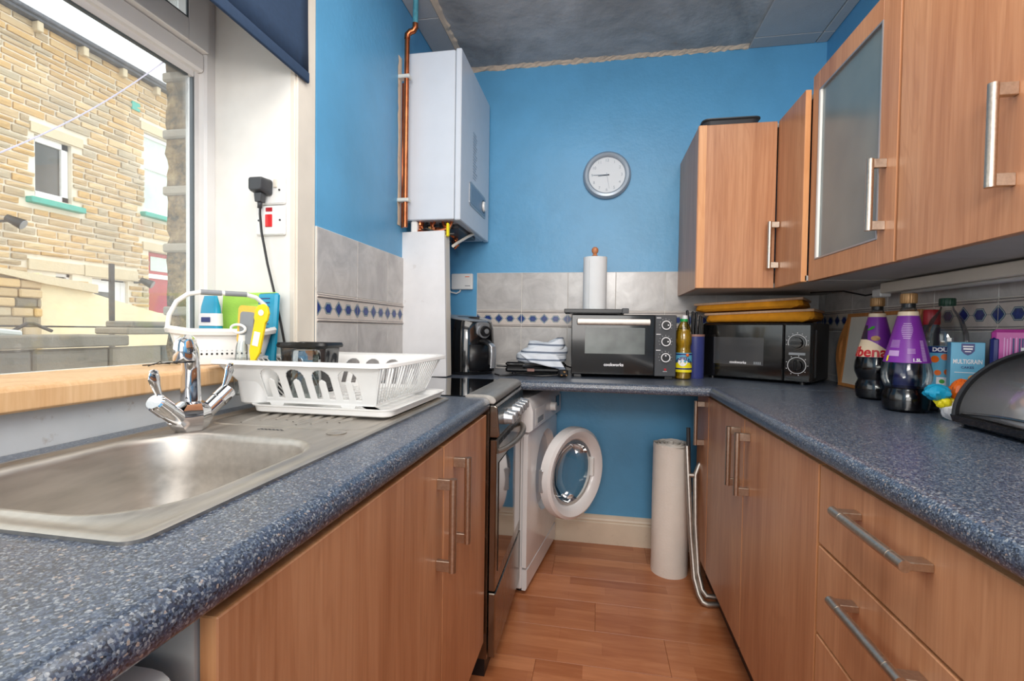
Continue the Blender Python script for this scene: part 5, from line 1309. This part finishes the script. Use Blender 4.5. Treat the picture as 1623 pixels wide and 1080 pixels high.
for i, (zb, dx, dy, rz_, tl_) in enumerate(((WT+MH-.001, .03, .05, -30, -2.0), (WT+MH+.047, -.01, .02, -27.5, -2.5))):
    lt = thing('lap_tray', ('lower' if i == 0 else 'upper')+' of two pale wooden lap trays with mustard cushions, on the microwave', 'tray', (.497, 2.415, zb), rz=ra(rz_), ry=ra(tl_), group='wooden lap trays with mustard cushions')
    LW, LD = .455, .30; b = B(); L = []
    for s_, z_ in ((.88, -.008), (.97, -.002), (.995, .014), (.975, .032), (.95, .037)):
        row = []
        for q, (x, y_) in enumerate(rrect(LW/2-.03+dx, LD/2+dy-.03, LW/2*s_, LD/2*s_, .03, 8)):
            row.append((x, y_, z_+(.004*math.sin(q*1.7+i)+.003*math.sin(q*.6)) * (1 if .003 < z_ < .03 else .4)+(.008*math.sin(x*14+i*2) if z_ < .01 else 0)+.006*(z_ < .01)))
        L.append(row)
    b.loops(L, True, True, True); b.obj('cushion', M['cushion'], lt)
    b = B(); b.box(-.03+dx, LW-.03+dx, -.03+dy, LD-.03+dy, .036, .047, .002); b.obj('board', M['pale_wood'], lt)

# ================================================================ SERVING TRAY LEANING ON THE WALL
svt = thing('serving_tray', 'white tray with a honey-coloured wooden frame and cut-out handle, leaning on the tiles', 'tray', (1.012, 1.77, WT), ry=ra(6))
# local: y = length (0..0.46), z = height, x thickness
b = B(); b.box(0, .006, .012, .44, .012, .296); b.obj('base', M['trim_paint'], svt)
b = B(); b.box(-.006, .016, 0, .46, 0, .014, .002); b.box(-.006, .016, 0, .46, .290, .304, .002); b.box(-.006, .016, -.004, .008, 0, .304, .002); b.obj('rail', M['honey_wood'], svt)
b = B(); n = 20; out_ = []; inn = []
for i in range(n+1):
    v_ = i/n; zz_ = .304*v_; bulge = .058*math.sin(PI*v_)**1.4; out_.append((.452+bulge+.008, zz_))
P = out_+[(.452-.004, .304), (.452-.004, 0)]
# handle plate with slot: outer strip built as two pieces round the slot
slot0, slot1 = .095, .209
def strip(za, zb2, fa, fb, m_=10):
    L = []
    for i in range(m_+1):
        z_ = za+(zb2-za)*i/m_; bulge = .058*math.sin(PI*z_/.304)**1.4; a_, c_ = fa(z_, .46+bulge), fb(z_, .46+bulge)
        L.append([(-.003, a_, z_), (.011, a_, z_), (.011, c_, z_), (-.003, c_, z_)])
    b.loops(L, True, True, True, False)
strip(0, slot0, lambda z, o_: .444, lambda z, o_: o_); strip(slot1, .304, lambda z, o_: .444, lambda z, o_: o_)
strip(slot0, slot1, lambda z, o_: .444, lambda z, o_: .466); strip(slot0, slot1, lambda z, o_: o_-.024+.012*(2*(z-slot0)/(slot1-slot0)-1)**4*-1, lambda z, o_: o_)
b.obj('handle', M['honey_wood'], svt)

# ================================================================ SQUASH BOTTLES
def squash(name, lab, x, y, level, front, sc=1.0):
    q = thing(name, lab, 'bottle', (x, y, WT), group=None); q.scale = (sc, sc, sc)
    prof = [(.0, .006), (.020, .002), (.044, 0), (.053, .008), (.056, .028), (.055, .048), (.050, .060), (.0485, .066), (.052, .074), (.0585, .092), (.060, .108), (.058, .124), (.0555, .134), (.0545, .14), (.050, .155), (.0235, .282), (.0165, .300), (.0150, .310), (.0145, .325)]
    B().lathe(prof, (0, 0, 0), 40, cap0=False, cap1=False).obj('bottle', M['bottle_tint'], q)
    liq = [(r_*.955, h) for r_, h in prof if h < level]; 
    r_l = [(r0+(r1-r0)*(level-h0)/(h1-h0))*.955 for (r0, h0), (r1, h1) in zip(prof[:-1], prof[1:]) if h0 <= level < h1]
    liq = [(0, .008)]+liq[2:]+[(r_l[0], level), (0, level)]
    B().lathe(liq, (0, 0, 0), 36).obj('squash', M['squash'], q)
    rr_ = lambda z: .0545+(.0250-.0545)*(z-.142)/(.272-.142)+.0011
    b = B(); b.m = 0; b.lathe([(rr_(.142), .142), (rr_(.276), .276)], (0, 0, 0), 48, cap0=False, cap1=False); b.m = 1; b.lathe([(rr_(.276)+.0003, .270), (rr_(.29)+.0012, .288)], (0, 0, 0), 48, cap0=False, cap1=False)
    lb = b.obj('label', [M['purple'], M['cream_print']], q)
    ac = -2.05 if x > .9 else -2.02     # direction to the camera
    if front:
        def patch(nm, mt, fn, n1, n2, off):
            b = B(); b.grid(lambda u, v: (lambda A, Z: ((rr_(Z)+off)*math.cos(A), (rr_(Z)+off)*math.sin(A), Z))(*fn(u, v)), n1, n2); b.obj(nm, mt, lb, fix=False)
        patch('wordmark_band', M['cream_print'], lambda u, v: (ac-1.5+2.3*u, .1425+(.014+.044*(1-max(0, (u-.35)/.65)**1.6))*v), 24, 4, .0006)
        patch('fruit_print', M['dark_purple'], lambda u, v: (ac-1.35+.85*u*(1-.35*v), .186+.062*v), 14, 6, .0005)
        text_obj('wordmark', 'Ribena', .046, M['red_print'], lb, lambda xx, yy, z: (lambda r_, a, zz_: (r_*math.cos(a), r_*math.sin(a), zz_))(rr_(.158+yy)+.0012+z, ac-.62+xx/rr_(.158), .158+yy), bold=.0012)
        b = B(); b.lathe([(0, 0), (.0105, 0)], (0, 0, 0), 20, 'Y', cap0=False); r_ = rr_(.205); b.v = [((rr_(.205+zv)+.001)*math.cos(ac-.05+xv*1.2/r_), (rr_(.205+zv)+.001)*math.sin(ac-.05+xv*1.2/r_), .205+zv*.8) for xv, yv, zv in b.v]; b.obj('seal_print', M['gold_cap'], lb, fix=False)
        b = B(); b.lathe([(0, 0), (.011, 0)], (0, 0, 0), 16, 'Y', cap0=False); r_ = rr_(.238); b.v = [((rr_(.238+zv)+.0012)*math.cos(ac-.45+xv/r_), (rr_(.238+zv)+.0012)*math.sin(ac-.45+xv/r_), .238+zv*.5+xv*.4) for xv, yv, zv in b.v]; b.obj('leaf_print', M['green_print'], lb, fix=False)
    else:
        lines = [('.......................', .262, .005), ]
        b = B()
        def bar(a0, a1, z0, z1):
            n_ = max(2, int((a1-a0)*10)); b.grid(lambda u, v: (lambda A, Z: ((rr_(Z)+.0008)*math.cos(A), (rr_(Z)+.0008)*math.sin(A), Z))(a0+(a1-a0)*u, z0+(z1-z0)*v), n_, 1)
        rt = random.Random(6)
        for i in range(9): w_ = .28+.10*math.sin(i*.5); bar(ac-.1-w_, ac-.1+w_, .252-.0052*i, .2542-.0052*i)
        for i in range(6): bar(ac-1.0, ac-.45, .204-.0038*i, .2055-.0038*i)
        bar(ac-1.0, ac-.42, .160, .176)
        for i in range(4): bar(ac-.05, ac+.32, .180-.0038*i, .1815-.0038*i)
        for i in range(14): bar(ac+.62, ac+.86, .148+.0042*i, .1505+.0042*i)
        b.obj('small_print', plain('lilac_print', (186, 150, 200), .4), lb, fix=False)
        text_obj('volume_text', '1.5L', .012, M['white_print'], lb, lambda xx, yy, z: (lambda r_, a, zz_: (r_*math.cos(a), r_*math.sin(a), zz_))(rr_(.150+yy)+.0012+z, ac+.35+xx/rr_(.15), .150+yy), bold=.0005)
        b = B(); b.grid(lambda u, v: (lambda A, Z: ((rr_(Z)+.0009)*math.cos(A), (rr_(Z)+.0009)*math.sin(A), Z))(ac-1.05+.12*u, .145+.016*v), 2, 1); b.obj('yellow_mark', M['yellow_print'], lb, fix=False)
    b = B(); L = []
    for z_, r_ in ((.312, .0185), (.315, .0195), (.336, .0195), (.340, .0185)):
        L.append([((r_+(.0006 if i % 2 else -.0003))*math.cos(2*PI*i/48), (r_+(.0006 if i % 2 else -.0003))*math.sin(2*PI*i/48), z_) for i in range(48)])
    b.loops(L, True, True, True); b.obj('cap', M['gold_cap'], q); B().lathe([(.0165, .300), (.0165, .311)], (0, 0, 0), 24, cap0=False, cap1=False).obj('collar', M['black'], q)
    return q
squash('squash_bottle', 'full blackcurrant squash bottle with a purple fruit label, beside the serving tray', .925, 1.795, .150, True, 1.0)
squash('squash_bottle', 'half-empty blackcurrant squash bottle showing its back label, nearest the bread bin', .870, 1.535, .070, False, .985)
# clear water bottle
wb = thing('water_bottle', 'large empty clear bottle with a dark green cap and a blue citrus label', 'bottle', (.985, 1.565, WT))
prof = [(0, .005), (.035, 0), (.046, .006), (.048, .02), (.048, .17), (.0475, .185), (.049, .20), (.047, .225), (.036, .262), (.0165, .292), (.0145, .300), (.0145, .312)]
B().lathe(prof, (0, 0, 0), 36, cap0=False, cap1=False).obj('bottle', M['bottle'], wb)
b = B(); b.m = 0; b.lathe([(.0487, .04), (.0487, .186)], (0, 0, 0), 40, cap0=False, cap1=False); b.m = 1; b.lathe([(.0489, .168), (.0489, .186)], (0, 0, 0), 40, cap0=False, cap1=False); b.lathe([(.0489, .04), (.0489, .05)], (0, 0, 0), 40, cap0=False, cap1=False); lb = b.obj('label', [M['sky_print'], M['navy_print']], wb)
text_obj('label_text', 'DOUBLE', .0155, M['white_print'], lb, lambda x, y, z: (lambda a: ((.0492+z)*math.cos(a), (.0492+z)*math.sin(a), .177+y))(-2.13+(x)/.049), bold=.0007)
def dot(parent, nm, mt, a, zc, r_, R_): 
    b = B(); b.lathe([(0, 0), (r_, 0)], (0, 0, 0), 16, 'Y', cap0=False); b.v = [((R_)*math.cos(a+xv/R_), R_*math.sin(a+xv/R_), zc+zv) for xv, yv, zv in b.v]; b.obj(nm, mt, parent, fix=False)
for a, zc, r_ in ((-2.6, .150, .010), (-2.15, .157, .009), (-2.45, .112, .008), (-2.0, .115, .009)): dot(lb, 'fruit_print', M['orange'], a, zc, r_, .0491)
b = B(); b.grid(lambda u, v: (.0492*math.cos(-2.5+.5*u), .0492*math.sin(-2.5+.5*u), .055+.045*v), 6, 1); b.obj('white_panel', M['white_print'], lb, fix=False)
for zc in (.088, .066): dot(lb, 'leaf_print', M['green_print'], -2.25, zc, .006, .0494)
b = B(); L = [[((r_+(.0006 if i % 2 else -.0003))*math.cos(2*PI*i/40), (r_+(.0006 if i % 2 else -.0003))*math.sin(2*PI*i/40), z_) for i in range(40)] for z_, r_ in ((.302, .017), (.305, .0185), (.321, .0185), (.324, .017))]
b.loops(L, True, True, True); b.obj('cap', M['green_cap'], wb)
# dark blue and red things behind the bottles
nb = thing('pill_tub', 'dark blue capped tub just visible behind the squash bottles', 'tub', (.985, 1.745, WT)); B().lathe([(0, 0), (.030, 0), (.032, .01), (.032, .22), (.022, .238), (.022, .242)], (0, 0, 0), 24).obj('tub', M['navy_print'], nb); B().lathe([(.024, .240), (.024, .262), (0, .264)], (0, 0, 0), 24, cap0=True).obj('cap', M['black'], nb)
rdm = thing('red_jar', 'red-topped jar hidden between the squash and water bottles', 'jar', (1.012, 1.672, WT)); rdm.scale = (.6, .6, 1); B().lathe([(0, 0), (.034, 0), (.036, .01), (.036, .24), (.03, .25), (0, .25)], (0, 0, 0), 24).obj('jar', M['dark_grey'], rdm); B().lathe([(.0, .25), (.034, .25), (.035, .255), (.035, .290), (.031, .296), (0, .296)], (0, 0, 0), 24).obj('lid', M['dark_red'], rdm)
# multigrain cereal box
mb = thing('cereal_box', 'pale blue multigrain box with crispbread pictures, beside the bread bin', 'box', (.925, 1.45, WT), rz=ra(-24))
BWD, BHT = .066, .200
B().box(0, BWD, 0, .052, 0, BHT, .001).obj('carton', M['sky_print'], mb)
b = B(); b.extr([(.020, .197), (.046, .197), (.046, .178), (.040, .170), (.033, .166), (.026, .170), (.020, .178)], 'Y', -.0008, 0); sh = b.obj('shield', M['navy_print'], mb)
b = B(); b.box(.023, .043, -.0012, -.0008, .188, .191); b.box(.024, .042, -.0012, -.0008, .181, .185); b.box(.027, .039, -.0012, -.0008, .175, .177); b.obj('shield_text', M['white_print'], mb)
text_obj('label_text', 'MULTIGRAIN', .0105, M['white_print'], mb, lambda x, y, z: (.033+x*.93, -.0008-z, .149+y*1.55), bold=.0002)
text_obj('label_text', 'CAKES', .0085, M['navy_print'], mb, lambda x, y, z: (.033+x, -.0008-z, .134+y), bold=.0001)
b = B(); b.box(.008, .058, -.0012, -.0006, .120, .1215); b.obj('rule', M['white_print'], mb)
for (x, z_, r_) in ((.046, .104, .012), (.018, .080, .013), (.040, .072, .012), (.055, .090, .012), (.03, .095, .008)):
    b = B(); b.lathe([(0, -.004), (r_*.6, -.004), (r_, -.002), (r_, 0)], (x, -.0004, z_), 12, 'Y', cap1=False); b.obj('crispbread_print', plain('crispbread', (196, 140, 78), .6, var=.3, vscale=60) if x == .046 else bpy.data.materials['crispbread'], mb)
b = B(); b.box(BWD, BWD+.0006, .012, .044, .11, .17); b.obj('nutrition_panel', M['white_print'], mb)
# pink packet
pnk = thing('snack_packet', 'magenta and blue striped snack packet standing behind the bread bin', 'packet', (.985, 1.395, WT), rz=ra(-32))
b = B(); b.m = 0; b.box(-.005, .085, 0, .045, 0, .235, .008); b.m = 1; b.box(-.007, .012, -.002, .046, .0, .215, .006); b.m = 2
rp = random.Random(8)
for i in range(13):
    x = .016+.0052*i; b.box(x, x+.0022, -.0012, 0, .01, .215-.004*rp.random()); 
    if i in (3, 5, 6): b.m = 1; b.box(x, x+.003, -.0016, 0, .17, .213); b.m = 2
b.m = 3; b.box(.046, .052, -.0018, 0, .02, .19); b.obj('packet', [M['magenta'], M['navy_print'], plain('pink_stripe_print', (226, 160, 214), .4), M['green_cap']], pnk)
pnk.children[0].data.materials[3] = M['white_print']
# bread wrapper
bw = thing('bread_wrapper', 'crumpled blue, orange and green plastic bread wrapper poking out beside the bread bin', 'packet', (.908, 1.395, WT), rz=ra(10)); bw.scale = (.85, .8, .95)
def crumple(nm, mt, cx, cy, cz, sx, sy, sz, sd):
    rc = random.Random(sd); b = B(); L = []
    ph = [rc.random()*6 for _ in range(6)]
    for i in range(13):
        v = -PI/2+PI*i/12; row = []
        for j in range(26):
            a = 2*PI*j/26; q = 1+.13*math.sin(4*a+ph[0]+2*v)+.10*math.sin(7*a+ph[1]-3*v)+.07*math.sin(11*a+ph[2]+5*v)
            row.append((cx+sx*math.cos(v)*math.cos(a)*q, cy+sy*math.cos(v)*math.sin(a)*q, max(-WT+WT, cz+sz*math.sin(v)*(1+.08*math.sin(5*a+ph[3])))))
        L.append(row)
    b.loops(L, True, True, True, True); return b.obj(nm, mt, bw, ang=22)
crumple('blue_end', M['cyan'], -.035, .03, .072, .032, .036, .022, 1); crumple('orange_fold', M['orange'], .012, .0, .066, .026, .04, .044, 2); crumple('white_fold', M['white_print'], -.012, -.005, .028, .026, .04, .026, 3)
crumple('green_fold', M['green_print'], .012, -.035, .014, .02, .016, .013, 4); crumple('yellow_fold', M['yellow_print'], -.024, .012, .046, .022, .03, .016, 5)

# ================================================================ BREAD BIN
bb = thing('bread_bin', 'black roll-top bread bin with a smoked clear lid, at the right edge of the worktop', 'bread bin', (.838, .938, WT))
# local: x 0 (front) .. .215 (back), y 0..0.365 length, z height ; lid = quarter curve
LB = .372
def arc(r0x, r0z, n=20): return [(.225-r0x*math.cos(PI/2*i/n), .028+r0z*math.sin(PI/2*i/n)) for i in range(n+1)]
prof = [(.225, 0), (.03, 0), (.006, .012), (.0, .028), (.008, .032), (.225, .032)]
b = B(); b.extr(prof, 'Y', 0, LB); b.obj('base', M['black_gloss'], bb)
for y0 in (0, LB-.014):
    A = arc(.222, .165); Bn = arc(.211, .154); b = B(); n_ = len(A)
    b.loops([[(A[i][0], y0, A[i][1]), (A[i][0], y0+.014, A[i][1]), (Bn[i][0], y0+.014, Bn[i][1]), (Bn[i][0], y0, Bn[i][1])] for i in range(n_)], True, True, True, False); b.obj('end_frame', M['black'], bb)
    A = arc(.210, .153); b = B(); b.extr(A+[(.225, .028)], 'Y', y0+.004, y0+.009); b.obj('end_panel', M['black_gloss'], bb)
    A = arc(.226, .169); Bn = arc(.221, .164); b = B(); b.loops([[(A[i][0], y0+.002, A[i][1]), (A[i][0], y0+.006, A[i][1]), (Bn[i][0], y0+.006, Bn[i][1]), (Bn[i][0], y0+.002, Bn[i][1])] for i in range(n_)], True, True, True, False); b.obj('edge_bead', M['dark_grey'], bb)
A = arc(.214, .157, 20); b = B(); b.loops([[(x, .014, z) for x, z in A], [(x, LB-.014, z) for x, z in A]], False); b.obj('lid', M['lid'], bb, solid=.002)
b = B(); b.tube([(.0105, .02+.33*i/10, .034+.012*math.sin(PI*i/10)) for i in range(11)], .003, 8); b.obj('lid_grip', M['smoke'], bb)
B().box(.21, .228, 0, LB, .17, .195, .003).obj('top_rail', M['black'], bb); B().box(.222, .228, 0, LB, .02, .19).obj('back_panel', M['black'], bb)
a_ = .72; bx_, bz_ = .225-.2155*math.cos(a_), .028+.1585*math.sin(a_)
b = B(); b.m = 0; nrm = Vector((-math.cos(a_), 0, math.sin(a_))); c_ = Vector((bx_, .215, bz_)); b.cyl(c_, c_+nrm*.001, .020, n=24); b.m = 1; b.cyl(c_+nrm*.001, c_+nrm*.0014, .016, n=24); b.m = 2; b.ball(tuple(c_+nrm*.002+Vector((0, .003, -.006))), .006, 8); b.m = 3; b.ball(tuple(c_+nrm*.002+Vector((.002, 0, .005))), .006, 8); b.obj('sticker', [M['grey'], M['white_print'], M['green_print'], M['gold_cap']], bb)
# loaf inside (bread bag seen dimly)
lf = thing('loaf', 'wrapped loaf dimly visible inside the bread bin', 'bread', (.925, .98, WT+.032)); B().loops([[(x, y, z) for x, y in rrect(.02, .14, .062*s1, .13*s1, .03*s1, 5)] for s1, z in ((.9, 0), (1, .012), (1, .06), (.9, .085), (.6, .095))], True, True, True).obj('bag', M['trim_paint'], lf)

# ================================================================ FLOOR THINGS
br = thing('bubble_wrap_roll', 'tall milky roll of bubble wrap standing on the floor', 'roll', (.352, 2.33, 0))
b = B(); L = []; rbb = random.Random(1)
for j in range(46):
    z_ = .605*j/45; row = []
    for i in range(40):
        a = 2*PI*i/40; r_ = .084+.0006*math.sin(3*a+j*.2)+.0004*rbb.uniform(-1, 1); sq = 1
        row.append((r_*math.cos(a)*(1.0), r_*math.sin(a), z_+(.006*math.sin(a*2) if j == 45 else 0)))
    L.append(row)
b.loops(L, True, True, False); b.obj('wrap', M['bubble'], br)
b = B(); 
P = [((.012+.072*i/110)*math.cos(i*.38), (.012+.072*i/110)*math.sin(i*.38)) for i in range(111)]
b.loops([[(x, y, .598+.004*math.sin(i)) for i, (x, y) in enumerate(P)], [(x*1.0, y*1.0, .611+.004*math.sin(i*1.3)) for i, (x, y) in enumerate(P)]], False); b.obj('spiral_end', M['bubble'], br, solid=.002)
b = B(); b.lathe([(.083, .598), (0, .598)], (0, 0, 0), 30, cap0=False); b.obj('end_face', M['bubble'], br)
stl = thing('folding_stool_frame', 'folded chrome tubular frame leaning beside the bubble wrap roll', 'stool', (.435, 2.12, 0))
b = B(); b.tube([(-.030, .12, .62), (-.028, .09, .50), (-.022, .03, .25), (-.012, -.01, .085), (.000, -.05, .035), (.012, -.07, .018), (.03, -.075, .013), (.10, -.06, .013)], .011, 12); b.obj('leg', M['steel'], stl)
b = B(); b.tube([(.06, .11, .56), (.02, .10, .545), (.003, .09, .50), (-.002, .04, .30), (.004, -.005, .11), (.014, -.04, .055), (.03, -.055, .038), (.10, -.05, .036)], .011, 12); b.obj('leg', M['steel'], stl)
b = B(); b.tube([(-.022, .14, .70), (-.020, .12, .52), (-.015, .10, .42)], .009, 10); b.obj('brace', M['dark_grey'], stl)
b = B(); b.lathe([(0, 0), (.010, 0), (.010, .02), (0, .02)], (-.026, .08, .50), 12, 'X'); b.obj('rivet', M['steel'], stl)
